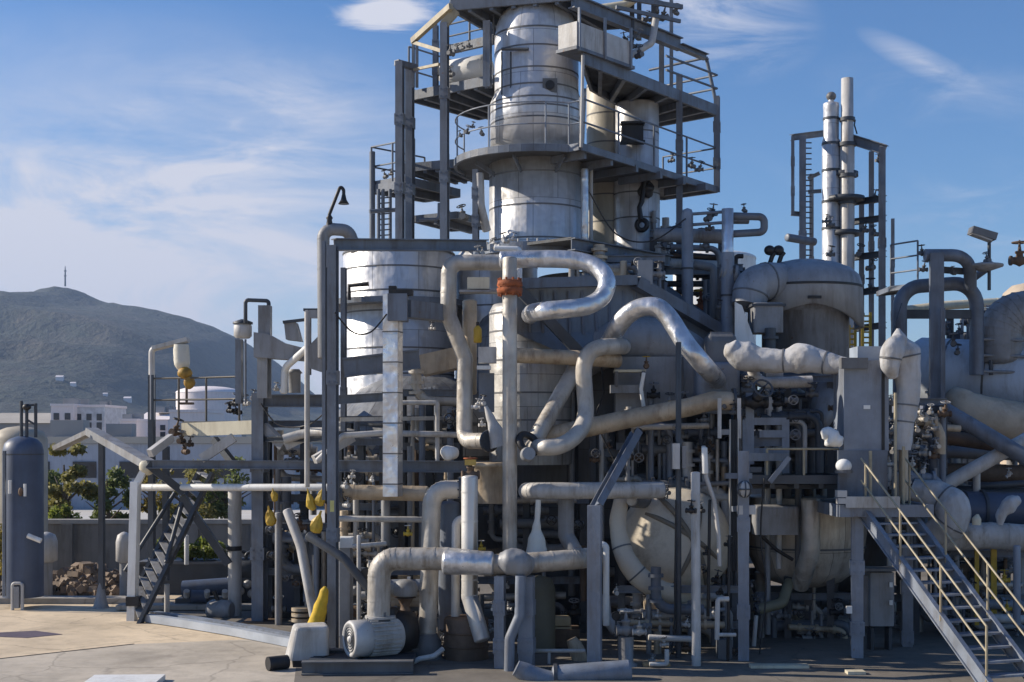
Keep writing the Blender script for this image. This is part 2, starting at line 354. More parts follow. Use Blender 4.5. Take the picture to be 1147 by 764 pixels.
def hills():
    pr = [(-2200, 470), (-1500, 440), (-900, 400), (-500, 352), (-250, 336), (-100, 328), (0, 322), (20, 324), (45, 324), (60, 320), (73, 318), (90, 322), (105, 329), (118, 334), (145, 338), (165, 341), (182, 345), (205, 351), (230, 360), (262, 374),
          (282, 390), (305, 414), (335, 440), (400, 462), (520, 474), (700, 478), (1100, 480), (2000, 482), (3600, 486)]
    def top(px):
        for (x0, y0), (x1, y1) in zip(pr, pr[1:]):
            if x0 <= px <= x1: return HY - (y0 + (y1 - y0) * (px - x0) / (x1 - x0))
        return 3
    global hill_z; D = 2200.0; nx, ny = 520, 80; vs = []; fs = []
    def hill_z(X, Y):
        h = top(CX + X / D * F) * D / F; k = max(0, 1 - abs(Y - D) / 1350.0); k = k * k * (3 - 2 * k)
        q = Vector((X * 0.0042, Y * 0.0030, 0)); q.x += q.y * .7; rr = 1 - abs(noise.noise(q * 1.3))
        n1 = (rr - 0.75) * 0.42 + noise.noise(q * 3.1) * 0.12 + noise.noise(q * 8) * 0.045
        z = h * k * (1 + n1 * min(1, abs(Y - D) / 420.0)) + h * 0.010 * noise.noise(Vector((X * .025, Y * .025, 0)))
        lim = h * min(1.0, Y / D) * (0.97 if Y < D - 60 else 1.0) + 1
        return min(z, lim) + 2.6 * noise.noise(Vector((X * .07, Y * .07, 3))) * min(1, k * 3) - 2.0
    for j in range(ny):
        t = j / (ny - 1); Y = 900 + 2600 * t
        for i in range(nx):
            X = (lambda s: -1100 + 900 * s + 3600 * s ** 3 - 1300 * (s < 0) * s * s)(i / (nx - 1) * 2 - 1); px = CX + X / D * F
            vs.append((X, Y, hill_z(X, Y)))
    if 0:
      if 0:
            h = top(px) * D / F; k = max(0, 1 - abs(Y - D) / 1350.0); k = k * k * (3 - 2 * k)
            q = Vector((X * 0.0042, Y * 0.0030, 0)); rr = 1 - abs(noise.noise(q)) * 1.0
            n1 = (rr - 0.75) * 0.34 + noise.noise(q * 3.1) * 0.10 + noise.noise(q * 8) * 0.035
            damp = min(1, abs(Y - D) / 420.0)
            vs.append((X, Y, h * k * (1 + n1 * damp) + h * 0.016 * noise.noise(Vector((X * .025, Y * .025, 0))) + 2.2 * noise.noise(Vector((X * .07, Y * .07, 3))) - 2.0))
    for j in range(ny - 1):
        for i in range(nx - 1): fs.append((j * nx + i, j * nx + i + 1, (j + 1) * nx + i + 1, (j + 1) * nx + i))
    m = MB(); m.add(vs, fs, True)
    mat = M('forested_slope', (0.026, 0.034, 0.024), 0.95, 0, 0.6, 0.05, None, 0, 1.0, 0.09, False)
    nt = mat.node_tree; b = nt.nodes['Principled BSDF']; src = b.inputs['Base Color'].links[0].from_socket
    g_ = nt.nodes.new('ShaderNodeNewGeometry'); n1 = nt.nodes.new('ShaderNodeTexNoise'); n1.inputs['Scale'].default_value = .011; n1.inputs['Detail'].default_value = 7; n1.inputs['Roughness'].default_value = .68; nt.links.new(g_.outputs['Position'], n1.inputs['Vector'])
    mr = nt.nodes.new('ShaderNodeMapRange'); nt.links.new(n1.outputs['Fac'], mr.inputs[0]); mr.inputs[1].default_value = .5; mr.inputs[2].default_value = .66; mr.inputs[4].default_value = .8
    mx = nt.nodes.new('ShaderNodeMix'); mx.data_type = 'RGBA'; nt.links.new(mr.outputs[0], mx.inputs[0]); nt.links.new(src, mx.inputs[6]); mx.inputs[7].default_value = (.075, .062, .045, 1); nt.links.new(mx.outputs[2], b.inputs['Base Color'])
    nt.nodes['Bump'].inputs['Distance'].default_value = 6.0
    struct(m, 'hills', mat)
    t = thing('radio_mast', 'thin dark radio mast on the hilltop', 'mast', W(73, 318, D) - V(0, 0, 1)); bt = W(73, 318, D)
    a = MB(); a.tube([bt - V(0, 0, 4), bt + V(0, 0, 18), bt + V(0, 0, 29)], [1.6, 1.2, 0.7], 8); a.part('mast_pole', steel_d, t)
    a = MB()
    for z in (12, 20): a.lathe(bt + V(0, 0, z), [(0.5, 0), (2.2, 0.4), (2.2, 2.2), (0.5, 2.6)], 10)
    a.part('aerial_drum', steel_d, t)
hills()
hz = MB(); hz.box((0, 1950, 169), (8600, 4300, 340))
hm = bpy.data.materials.new('air_haze'); hm.use_nodes = True; n_ = hm.node_tree.nodes; n_.clear()
pv = n_.new('ShaderNodeVolumePrincipled'); pv.inputs['Color'].default_value = (0.54, 0.71, 1.0, 1); pv.inputs['Density'].default_value = 0.00015; pv.inputs['Anisotropy'].default_value = 0.0
ov = n_.new('ShaderNodeOutputMaterial'); hm.node_tree.links.new(pv.outputs[0], ov.inputs['Volume'])
hzo = hz.thing('haze', None, None, hm, None, 'stuff')

# ------------------------------------------------------------------ far buildings, wall, trees, tank yard (left)
glass = M('dark_window_glass', (0.03, 0.036, 0.045), 0.15, 0, 0.2, 2, bump=0)
def building(label, px0, px1, ytop, Y, dep, wall_m, roof_m=None, wins=0, roof_over=0.3, name='building', pitch=0.0, rot=0.0, wy=None, group=None):
    p0 = W(px0, ytop, Y); p1 = W(px1, ytop, Y); h = p0.z; w = p1.x - p0.x; c = V((p0.x + p1.x) / 2, Y + dep / 2, 0)
    t = thing(name, label, 'building', c, group)
    m = MB(); m.box(c + V(0, 0, h / 2), (w, dep, h), rot); m.part('wall', wall_m, t)
    r = MB()
    if pitch:
        a = w / 2 + roof_over; b = dep / 2 + roof_over
        r.prof(c + V(-a, 0, h + 0.01), c + V(a, 0, h + 0.01), [(-b, 0), (b, 0), (0, pitch)])
    else: r.box(c + V(0, 0, h + 0.2), (w + roof_over, dep + roof_over, 0.38), rot)
    r.part('roof', roof_m or wall_m, t)
    for i in range(wins):
        x = p0.x + w * (i + 0.5) / wins; q = MB(); q.box((x, Y - 0.03, h * 0.6), (w / wins * 0.5, 0.1, h * 0.25)); q.part('window', glass, t)
    if wins > 1 and h > 6:
        for i in range(wins):
            x = p0.x + w * (i + 0.5) / wins; q = MB(); q.box((x, Y - 0.03, h * 0.82), (w / wins * 0.5, 0.1, h * 0.12)); q.part('window', glass, t)
    if wins:
        rg = random.Random(int(px0) + 7)
        for i in range(3): q = MB(); u = rg.uniform(.6, 1.4); q.box((p0.x + w * rg.uniform(.1, .9), Y + dep * rg.uniform(.2, .6), h + .4 + u * .4 + (pitch * .6)), (u * 1.6, u, u * .8)); q.part('roof_unit', roofgrey, t)
    return t
roofgrey = M('grey_roof_sheet', (0.30, 0.30, 0.30), 0.7, 0, 0.15, 0.1, bump=0)
bluewall = M('blue_grey_wall', (0.36, 0.385, 0.44), 0.7, 0, 0.1, 0.1, (0.14, 0.14, 0.15), 0.5, 0)
palewall = M('white_wall', (0.82, 0.74, 0.72), 0.7, 0, 0.06, 0.1, (0.5, 0.48, 0.45), 0.4, 0)
rooftan = M('tan_roof_sheet', (0.42, 0.38, 0.32), 0.7, 0, 0.15, 0.1, bump=0)
bd = building('long low blue-grey warehouse across the back of the yard', -140, 330, 497, 75, 16, bluewall, rooftan, 9)
building('white block with a tall light end on the slope foot, largest white building', 57, 82, 455, 210, 14, palewall, palewall, 2, .2)
building('pale grey stepped block joined beside the largest white building', 82.6, 117, 456, 212, 12, M('pale_grey_wall', (.52, .54, .57), .7, bump=0), palewall, 3, .2)
building('little white gabled shed left of the long white rounded roof', 135, 153, 472, 190, 8, palewall, palewall, 2, .2)
building('white building under a long shallow gable, behind the lamp post', 154, 188, 470, 200, 12, palewall, palewall, 3, .2, pitch=1.2)
building('bright white cube building behind the yard platform railing', 190, 229, 462, 180, 12, palewall, palewall, 0, .2)
building('dark roofed long hall left of the largest white building', -20, 60, 474, 240, 20, roofgrey, rooftan, 0, .5, pitch=2)
building('dark roofed long hall right of the white buildings', 118, 250, 480, 230, 20, roofgrey, roofgrey, 0, .5, pitch=2)
for k, (px, py, w_) in enumerate(((67, 424, 4), (143, 448, 4), (82, 429, 3), (118, 442, 2.4))):
    Y = 950
    while Y < 2200 and hill_z((px - CX) * Y / F, Y) < H - (py - HY) * Y / F: Y += 4
    Y -= 8; z = hill_z((px - CX) * Y / F, Y) - 1; w2 = w_ * S(Y); hh = w_ * 1.3 * S(Y); b = V((px - CX) * Y / F, Y, z)
    t = thing('house', ('white house on the hillside, upper left one in the trees', 'white house on the hillside, the lone one on the right', 'tiny pale hut on the hillside beside the upper house', 'tiny pale hut midway along the hillside')[k], 'house', b, 'houses on the hillside')
    m = MB(); m.box(b + V(0, 0, hh / 2), (w2 * 2, w2, hh)); m.part('wall', palewall, t); m = MB(); m.prof(b + V(-w2 - .3, 0, hh + .02), b + V(w2 + .3, 0, hh + .02), [(-w2 * .6, 0), (w2 * .6, 0), (0, hh * .35)]); m.part('roof', palewall, t)
def tank_far(label, px, ytop, rpx, Y, mat, dome=0.25):
    p = G(px, Y); r = rpx * S(Y); h = W(px, ytop, Y).z
    t = thing('storage_tank', label, 'tank', p); m = MB(); m.lathe(p, [(r, 0), (r, h)], 40, caps=False); m.part('shell', mat, t)
    m = MB(); m.lathe(p + V(0, 0, h), [(r * 1.01, -.05), (r * 1.01, 0.02)] + [(r * math.cos(R(a)), r * dome * math.sin(R(a)) + .02) for a in range(10, 91, 16)], 40); m.part('roof', mat, t)
    m = MB()
    for k in range(1, 4): m.torus(p + V(0, 0, h * k / 4), (0, 0, 1), r + 0.01, 0.04, 40, 5)
    m.part('band', mat, t)
tank_far('wide white shallow-domed tank beyond the platform railing', 234, 440, 36, 220, palewall, 0.2)
tank_far('white tank seen between the grey posts right of the tower', 800, 290, 46, 52, white, 0.15)

bw = MB(); x0, x1 = G(-160, 38).x, G(330, 38).x
t = thing('boundary_wall', 'grey block boundary wall with a flat coping behind the rubble', 'wall', (x0, 38, 0))
blockm = M('grey_block', (0.25, 0.235, 0.215), 0.85, 0, .2, .7, (0.11, 0.095, 0.08), .7, .3)
bw.box(((x0 + x1) / 2, 38, .78), (x1 - x0, .25, 1.56)); bw.part('wall', blockm, t)
m = MB(); m.box(((x0 + x1) / 2, 38, 1.62), (x1 - x0, .36, .12)); m.part('coping', M('coping_concrete', (.36, .34, .31), .85), t)
for k in range(7):
    m = MB(); m.box((x0 + (x1 - x0) * (k + .4) / 7, 37.82, .78), (.3, .14, 1.55)); m.part('pier', blockm, t)

leafm = []
for nm, c in (('olive', (0.22, 0.20, 0.06)), ('green', (0.14, 0.17, 0.055)), ('bright', (0.19, 0.22, 0.04)), ('yellowing', (0.24, 0.19, 0.04))):
    lm = M('leaf_' + nm, c, 0.6, 0, 0.5, 2.5, bump=0); 
    q_ = lm.node_tree; bs = q_.nodes['Principled BSDF']; tr = q_.nodes.new('ShaderNodeBsdfTranslucent'); mx = q_.nodes.new('ShaderNodeMixShader'); mx.inputs[0].default_value = 0.45
    src = bs.inputs['Base Color'].links[0].from_socket; q_.links.new(src, tr.inputs['Color']); ou = q_.nodes['Material Output']
    q_.links.new(bs.outputs[0], mx.inputs[1]); q_.links.new(tr.outputs[0], mx.inputs[2]); q_.links.new(mx.outputs[0], ou.inputs[0]); leafm.append(lm)
bark = M('bark', (0.10, 0.08, 0.06), 0.9, 0, .3, 6, bump=.4)
def leaves(m, c, rad, n, size, rg):
    for _ in range(n):
        while True:
            q = Vector((rg.uniform(-1, 1), rg.uniform(-1, 1), rg.uniform(-1, 1)))
            if q.length < 1: break
        q = q * (0.55 + 0.45 * rg.random()); p = Vector(c) + Vector((q.x * rad[0], q.y * rad[1], q.z * rad[2]))
        u = Vector((rg.gauss(0, 1), rg.gauss(0, 1), rg.gauss(0, 1))).normalized(); w = u.orthogonal().normalized(); s_ = size * rg.uniform(.6, 1.3)
        m.add([p - u * s_, p + w * s_ * .45, p + u * s_, p - w * s_ * .45], [(0, 1, 2, 3)])
def tree(label, px, Y, h, w, mat, n=2600, seed=1, size=0.11, group=None, name='tree', cat='tree'):
    rg = random.Random(seed); b = G(px, Y); t = thing(name, label, cat, b, group)
    m = MB(); m.tube([b, b + V(.05, 0, h * .35), b + V(-.03, .05, h * .8)], [h * .035, h * .027, h * .008], 8)
    for k in range(7):
        a = rg.uniform(0, 6.28); z = h * rg.uniform(.25, .65); m.tube([b + V(0, 0, z), b + V(math.cos(a) * w * .25, math.sin(a) * w * .25, z + h * .12), b + V(math.cos(a) * w * .42, math.sin(a) * w * .42, z + h * .2)], [h * .014, h * .009, h * .004], 6)
    m.part('trunk', bark, t); m = MB()
    for k in range(15):
        a = rg.uniform(0, 6.28); z = h * rg.uniform(.3, .95); k_ = 1 - abs(z / h - .55) * 1.25; rr = w * .5 * max(.15, k_) * rg.uniform(.3, 1)
        cr = w * rg.uniform(.12, .24); leaves(m, b + V(math.cos(a) * rr, math.sin(a) * rr, z), (cr, cr, cr * .75), n // 15, size, rg)
    m.part('crown', mat, t); return t
tree('upright olive tree right of the blue tank, its crown touching the roofline', 72, 47, 3.8, 1.9, leafm[0], 3000, 3, .10)
tree('low dense tree close against the blue tank, darker', 54, 50, 2.7, 2.0, leafm[1], 1600, 4, .10)
tree('rounded green tree behind the dark canopy post', 120, 48, 3.1, 2.0, leafm[1], 2400, 5, .10)
tree('yellowing tree behind the white bent post', 172, 50, 3.1, 2.3, leafm[3], 2000, 6, .10)
tree('olive tree beneath the cream platform beam', 212, 49, 3.3, 2.5, leafm[0], 2400, 8, .10)
tree('bushy green tree beside the foot of the tall frame column', 252, 51, 3.2, 2.5, leafm[1], 2200, 9, .10)
def bush(label, px, Y, z0, rad, mat, n, seed, size=.07):
    b = G(px, Y) + V(0, 0, z0); rg = random.Random(seed); t = thing('bush', label, 'bush', b); m = MB()
    for k in range(5): m.tube([b, b + V(rg.uniform(-.4, .4) * rad[0], rg.uniform(-.4, .4) * rad[1], rad[2])], [.03, .01], 5)
    m.part('stem', bark, t); m = MB()
    for k in range(9): leaves(m, b + V(rg.uniform(-.75, .75) * rad[0], rg.uniform(-.7, .7) * rad[1], rad[2] * rg.uniform(.6, 1.1)), (rad[0] * .35, rad[1] * .5, rad[2] * .5), n // 9, size, rg)
    m.part('foliage', mat, t)
bush('small yellow-green bush showing above the boundary wall', 76, 40.5, 1.0, (.55, .5, .7), leafm[2], 1500, 11)
bush('bright green hedge plant in the dark planter beside the ladder', 214, 34.5, .75, (.95, .4, .45), leafm[2], 2600, 12)
bush('yellow leafed shrub at the left picture edge by the blue tank', -1, 33, .2, (.35, .4, 1.3), leafm[3], 900, 13)
# rubble pile
stonem = M('rubble_stone', (0.23, 0.17, 0.12), 0.9, 0, .4, 3, (0.12, .09, .07), .6, .4, 12, False)
darkst = M('dark_rubble', (0.10, 0.085, 0.07), 0.9, 0, .4, 3, bump=.4)
def rubble(label, px, Y, w, d, h, n, mat, seed):
    rg = random.Random(seed); b = G(px, Y); m = MB()
    m.lathe(b, [(w * .5, 0), (w * .35, h * .45), (w * .15, h * .85), (0, h)], 18)
    m.v = [(x + noise.noise(V(x * 3, y * 3, z)) * .15, b.y + (y - b.y) * d / w, max(0, z + noise.noise(V(x * 4, y * 4, 5)) * .1)) for x, y, z in m.v]
    for _ in range(n):
        r = math.sqrt(rg.random()); a = rg.uniform(0, 6.28); x = math.cos(a) * r * w * .52; y = math.sin(a) * r * d * .52; z = h * (1 - r) ** .8 * rg.uniform(.8, 1.15)
        s_ = rg.choice([.03, .04, .05, .06, .08, .10, .14, .2]) * rg.uniform(.8, 1.1); q = Matrix.Rotation(rg.uniform(0, 6), 3, 'Z') @ Matrix.Rotation(rg.uniform(0, 6), 3, 'X')
        m.box(b + V(x, y, z + s_ * .2), (s_ * rg.uniform(.8, 1.6), s_, s_ * rg.uniform(.6, 1)), m=q)
    o = m.thing('rubble_pile', label, 'rubble', mat); o['kind'] = 'stuff'; return o
rubble('heap of broken tan stones against the boundary wall', 100, 34.6, 3.3, 1.7, .66, 800, stonem, 21)
rubble('low dark heap of rubble beside the blue tank foot', 28, 33.8, 1.6, 1.3, .4, 200, darkst, 22)
rubble('small dark rubble heap behind the white bent post', 140, 34.6, 1.2, 1.1, .4, 120, darkst, 23)
# ------------------------------------------------------------------ plant builders
def ring_at(m, p, d, r, w=0.03, k=1.035):
    d = Vector(d).normalized(); m.tube([Vector(p) - d * w / 2, Vector(p) + d * w / 2], r * k, 18, True)
def catmull(P, n=10):
    out = []
    for i in range(len(P) - 1):
        p0, p1, p2, p3 = P[max(i - 1, 0)], P[i], P[i + 1], P[min(i + 2, len(P) - 1)]
        for k in range(n):
            t = k / n; t2 = t * t; t3 = t2 * t
            out.append(0.5 * ((2 * p1) + (p2 - p0) * t + (2 * p0 - 5 * p1 + 4 * p2 - p3) * t2 + (3 * p1 - p0 - 3 * p2 + p3) * t3))
    return out + [P[-1]]
def pipe(label, pts, rpx, mat, bend=2.4, seam=0.55, fl=(), cat='pipe', name='insulated_pipe', group=None, seg=18, yref=None, wob=0.0, flmat=None, support=None, world=False, gore=True, smooth=False):
    P = [Vector(p) if world else W(*p) for p in pts]
    r = rpx if world else rpx * S(yref or sum(p[2] for p in pts) / len(pts))
    path, arcs = (catmull(P, 8), []) if smooth else fillet(P, bend * r)
    rad = [r] * len(path); full = list(path)
    for e in (0, 1):
        if e in fl or len(path) < 2: continue
        p, d = (path[0], path[0] - path[1]) if e == 0 else (path[-1], path[-1] - path[-2]); d = d.normalized()
        ext = [(p + d * r * k, r * q) for k, q in ((.10, .97), (.2, .86), (.27, .66), (.31, .35), (.32, .05))]
        if e == 0: full = [x for x, _ in reversed(ext)] + full; rad = [q for _, q in reversed(ext)] + rad
        else: full += [x for x, _ in ext]; rad += [q for _, q in ext]
    m = MB(); m.tube(full, rad, seg, wob=wob)
    if gore:
        for a, b in arcs:
            for i in range(a, b):
                d = path[min(i + 1, len(path) - 1)] - path[i - 1]; ring_at(m, path[i], d, r, 0.022, 1.02)
    if seam:
        rg = random.Random(hash(label) % 9999 if False else len(label) * 7 + int(r * 1000))
        for i in range(len(path) - 1):
            l = (path[i + 1] - path[i]).length; n = int(l / seam)
            for k in range(1, n + 1):
                ring_at(m, path[i].lerp(path[i + 1], (k - .5 + rg.uniform(-.15, .15)) / n), path[i + 1] - path[i], r, 0.028, 1.03)
    if not fl and not support: return m.thing(name, label, cat, mat, group)
    base = min(P, key=lambda p: p.z); t = thing(name, label, cat, base, group); m.part('pipe_run', mat, t)
    for f in fl:
        p, d = (path[0], path[1] - path[0]) if f == 0 else (path[-1], path[-1] - path[-2]); d.normalize()
        q = MB(); q.tube([p - d * .025, p + d * .025], r * 1.38, 20)
        for k in range(8):
            u = d.orthogonal().normalized(); w = d.cross(u); a = k * math.pi / 4; c = p + (u * math.cos(a) + w * math.sin(a)) * r * 1.2
            q.tube([c - d * .05, c + d * .05], .014, 6)
        q.part('flange', flmat or steel_d, t)
    for s_ in support or ():
        q = MB(); p = W(*s_[:3]); q.bar(p, p - V(0, 0, s_[3]), .08, .08); q.box(p - V(0, 0, s_[3] - .02), (.22, .22, .03)); q.part('support', steel, t)
    return t
def wrapped(label, pts, mat, cat='pipe', name='wrapped_pipe', wob=.12, wsc=5.0, seg=22, straps=(), n=10):
    """pts: (px,py,Y,rpx): smooth tube with varying radius"""
    P = [W(*p[:3]) for p in pts]; Rr = [p[3] * S(p[2]) for p in pts]; pp = []; rr = []
    for i in range(len(P) - 1):
        p0, p1, p2, p3 = P[max(i - 1, 0)], P[i], P[i + 1], P[min(i + 2, len(P) - 1)]
        for k in range(n):
            t = k / n; t2 = t * t; t3 = t2 * t
            pp.append(0.5 * ((2 * p1) + (p2 - p0) * t + (2 * p0 - 5 * p1 + 4 * p2 - p3) * t2 + (3 * p1 - p0 - 3 * p2 + p3) * t3)); s_ = t2 * (3 - 2 * t); rr.append(Rr[i] * (1 - s_) + Rr[i + 1] * s_)
    pp.append(P[-1]); rr.append(Rr[-1]); m = MB(); m.tube(pp, rr, seg, wob=wob, wsc=wsc)
    if not straps: return m.thing(name, label, cat, mat)
    t = thing(name, label, cat, min(P, key=lambda p: p.z)); m.part('wrapping', mat, t)
    for i in straps:
        q = MB(); ring_at(q, pp[i], pp[i + 1] - pp[i - 1], rr[i], .03, 1.05); q.part('strap', dgrey, t)
    return t
def add_valve(t, p, s, axis=(1, 0, 0), up=(0, 0, 1), mat=None, wheel=None):
    p = Vector(p); ax = Vector(axis).normalized(); up = Vector(up).normalized()
    m = MB(); m.lathe(p, [(.5 * s, -1.0 * s), (.5 * s, -.8 * s), (.34 * s, -.75 * s), (.42 * s, -.4 * s), (.62 * s, 0), (.42 * s, .4 * s), (.34 * s, .75 * s), (.5 * s, .8 * s), (.5 * s, 1.0 * s)], 14, ax)
    m.lathe(p, [(.4 * s, 0), (.34 * s, .7 * s), (.46 * s, .75 * s), (.46 * s, .95 * s), (.2 * s, 1.0 * s), (.12 * s, 1.6 * s), (.08 * s, 2.1 * s)], 12, up)
    m.part('valve_body', mat or dgrey, t)
    h = MB(); c = p + up * 1.85 * s; h.torus(c, up, .72 * s, .085 * s, 18, 6); u = up.orthogonal().normalized(); w = up.cross(u)
    for k in range(2):
        d = u if k else w; h.bar(c - d * .7 * s, c + d * .7 * s, .1 * s, .08 * s, up)
    h.part('handwheel', wheel or black, t)
def valve(label, px, py, Y, spx, axis=(1, 0, 0), up=(0, 0, 1), mat=None, wheel=None, group=None):
    p = W(px, py, Y); t = thing('valve', label, 'valve', p, group); add_valve(t, p, spx * S(Y), axis, up, mat, wheel); return t
def gauge(label, px, py, Y, rpx, drop=.3, mat=None):
    p = W(px, py, Y); r = rpx * S(Y); t = thing('pressure_gauge', label, 'gauge', p - V(0, 0, drop))
    m = MB(); m.lathe(p, [(r * .9, .06), (r, .05), (r, -.03), (r * .88, -.035)], 20, (0, 1, 0)); m.part('case', mat or black, t)
    m = MB(); m.lathe(p, [(0, -.030), (r * .86, -.031)], 20, (0, 1, 0)); m.part('dial', white, t)
    m = MB(); m.tube([p - V(0, 0, r), p - V(0, 0, drop + r)], .02, 8); m.part('stem', steel_d, t); return t
def add_rail(t, pts, h=1.05, mids=2, step=1.0, mat=None, r=.022, closed=False, toe=True, pr=None):
    mat = mat or steel; pts = [Vector(p) for p in pts]; q = pts + ([pts[0]] if closed else [])
    m = MB()
    for k in range(1, mids + 1): m.tube([p + V(0, 0, h * k / mids) for p in q], r, 8)
    if toe:
        for a, b in zip(q, q[1:]): m.bar(a + V(0, 0, .06), b + V(0, 0, .06), .012, .12)
    rl = m.part('railing', mat, t); acc = 99
    for i, (a, b) in enumerate(zip(q, q[1:])):
        acc += (b - a).length; last = i == len(q) - 2 and not closed
        if acc < step * .7 and i and not last: continue
        n = max(1, round((b - a).length / step)); acc = 0
        for k in range(n + (1 if last else 0)):
            p = a.lerp(b, k / n); m = MB(); m.tube([p, p + V(0, 0, h)], pr or r * 1.15, 8); m.part('post', mat, rl)
    return rl
def add_deck(t, poly, z, th=.06, beam=.26, joists=None, mat=None, bmat=None, edge=None):
    m = MB(); m.slab(poly, z, th); m.part('deck', mat or grate, t)
    n = len(poly); m = MB()
    for i in (edge if edge is not None else range(n)):
        a, b = poly[i], poly[(i + 1) % n]; m.bar(V(a[0], a[1], z - beam / 2 + .03), V(b[0], b[1], z - beam / 2 + .03), .07, beam)
    m.part('edge_beam', bmat or steel, t)
    if joists:
        m = MB()
        for a, b in joists: m.bar(V(a[0], a[1], z - th - .085), V(b[0], b[1], z - th - .085), .09, .16)
        m.part('joist', bmat or steel, t)
def col(px, y0, y1, Y, wpx, rz=0.0, mat=None, t=None, name='column', dpx=None, base=False, hsec=True):
    a = W(px, y0, Y); b = W(px, y1, Y); w = wpx * S(Y); m = MB(); up = (math.sin(rz), math.cos(rz), 0)
    if hsec: m.ibeam(b, a, w * .92, (dpx or wpx) * S(Y), up)
    else: m.bar(b, a, w, (dpx or wpx) * S(Y), up)
    if base: m.box(b + V(0, 0, .015), (w * 1.9, w * 1.9, .03))
    ln = (a - b).length; d_ = (dpx or wpx) * S(Y)
    if w > .09 and ln > 1.5:
        for f in (.3, .68):
            c = b.lerp(a, f); m.box(c, (w * 1.12, d_ * 1.12, .26), -rz)
            for zz in (-.08, .08):
                for xx in (-.3, .3): q = c + Matrix.Rotation(-rz, 3, 'Z') @ V(xx * w, -d_ * .57, zz); m.box(q, (.035, .03, .035))
    return m.part(name, mat or steel, t)
def beam(p0, p1, hpx, Y=None, wpx=None, mat=None, t=None, name='beam', hsec=True):
    a = W(*p0); b = W(*p1); h = hpx * S((p0[2] + p1[2]) / 2); w = (wpx or hpx * .8) * S((p0[2] + p1[2]) / 2); m = MB()
    (m.ibeam if hsec else m.bar)(a, b, w, h); return m.part(name, mat or steel, t)
def shell(t, px, Y, prof, mat, seg=56, name='shell', center=None):
    """prof: (rpx, py) in photo pixels at depth Y"""
    c = center or G(px, Y); m = MB(); m.lathe(c, [(max(r, 0) * S(Y), W(px, y, Y).z) for r, y in prof], seg); return m.part(name, mat, t)
def bands(t, px, Y, rs, mat, w=.035, k=1.006, seg=56):
    m = MB(); c = G(px, Y)
    for r, y in rs:
        z = W(px, y, Y).z; q = r * S(Y); m.lathe(c, [(q * .99, z - w), (q * k, z - w), (q * k, z), (q * .99, z)], seg, caps=False, smooth=False)
    return m.part('band', mat, t)
def vseams(t, px, Y, segs, mat, w=.03):
    return
    m = MB(); c = G(px, Y)
    for r, y0, y1, angs in segs:
        q = r * S(Y) * 1.003
        for a in angs:
            d = V(math.sin(R(a)), -math.cos(R(a)), 0); z0, z1 = W(px, y1, Y).z, W(px, y0, Y).z
            m.bar(c + d * q + V(0, 0, z0), c + d * q + V(0, 0, z1), w, .02, d)
    return m.part('panel_seam', mat, t)
def tube_part(t, name, pts, r, mat, bend=None, seg=12):
    P = [Vector(p) for p in pts]; m = MB(); m.tube(fillet(P, bend or r * 2.5)[0] if len(P) > 2 else P, r, seg); return m.part(name, mat, t)
seamd = M('dark_seam', (0.14, 0.14, 0.145), 0.6, 0.3, .2, 2, bump=0)
# ------------------------------------------------------------------ main tower
U = V(0.654, 0.756, 0); VV = V(-0.756, 0.654, 0)
TY = 30.0
t = thing('process_tower', 'tall silver clad cylindrical tower with stepped shell at the centre of the plant', 'tower', G(601, TY))
shell(t, 601, TY, [(53, 292), (53, 178), (47, 178), (47, 168), (52, 166), (52, 117), (47, 106), (47, 46), (45, 30), (40, 18), (30, 9), (15, 4), (0, 2)], alu_s)
bands(t, 601, TY, [(53, 200), (53, 236), (53, 272), (52, 141), (52, 128), (52, 119), (47, 104), (47, 86), (47, 62), (47, 42), (53.4, 181)], seamd)
vseams(t, 601, TY, [(53, 181, 262, (-75, -15, 40, 72)), (52, 119, 166, (-60, 5, 50)), (47, 42, 104, (-70, -20, 30, 65))], seamd, .02)
c = G(601, TY); q = MB()
for a in (-62, -20, 22, 64):
    d = V(math.sin(R(a)), -math.cos(R(a)), 0); q.prof(c + d * 52 * S(TY) + V(0, 0, 9.78), c + d * 76 * S(TY) + V(0, 0, 10.02), [(-.02, -.05), (.02, -.05), (.02, .05), (-.02, .05)])
q.part('bracket', steel, t)
pm = W(616, 96, TY - .93); q = MB(); q.box(pm, (.32, .1, .30)); hatch = q.part('manhole_box', dgrey, t); q = MB(); q.lathe(pm, [(.1, -.09), (.1, .02)], 16, (0, 1, 0)); q.part('port', black, hatch)
# conduit and ladder brackets on upper left of shell
q = MB(); 
for x in (562, 572): q.tube([W(x, 58, TY - .75), W(x, 106, TY - .75)], .018, 6)
q.tube([W(562, 55, TY - .8), W(592, 55, TY - .99)], .035, 6); q.part('conduit', steel_d, t)
# skirt ring with bolted lip (platform edge at the tower foot)
zs = W(601, 262, 27.6).z
q = MB(); q.lathe(G(601, TY), [(1.06, zs - .25), (1.42, zs - .20), (1.42, zs), (1.06, zs + .02)], 56, caps=False, smooth=False); q.part('foot_ring', steel_l, t)
q = MB()
for k in range(40):
    a = 2 * math.pi * k / 40; p = G(601, TY) + V(math.cos(a) * 1.34, math.sin(a) * 1.34, zs); q.tube([p, p + V(0, 0, .07)], .025, 6)
q.part('bolt', lgrey, t)
# vertical downcomers at the right of the tower shell
pipe('slim silver downcomer hugging the right side of the tower shell', [(655, 190, 29.2), (655, 285, 29.2)], 4.2, alu, seam=.5)
pipe('thin grey riser standing between the two tower shells', [(662, 188, 29.8), (662, 282, 29.8)], 2.2, lgrey, seam=0)
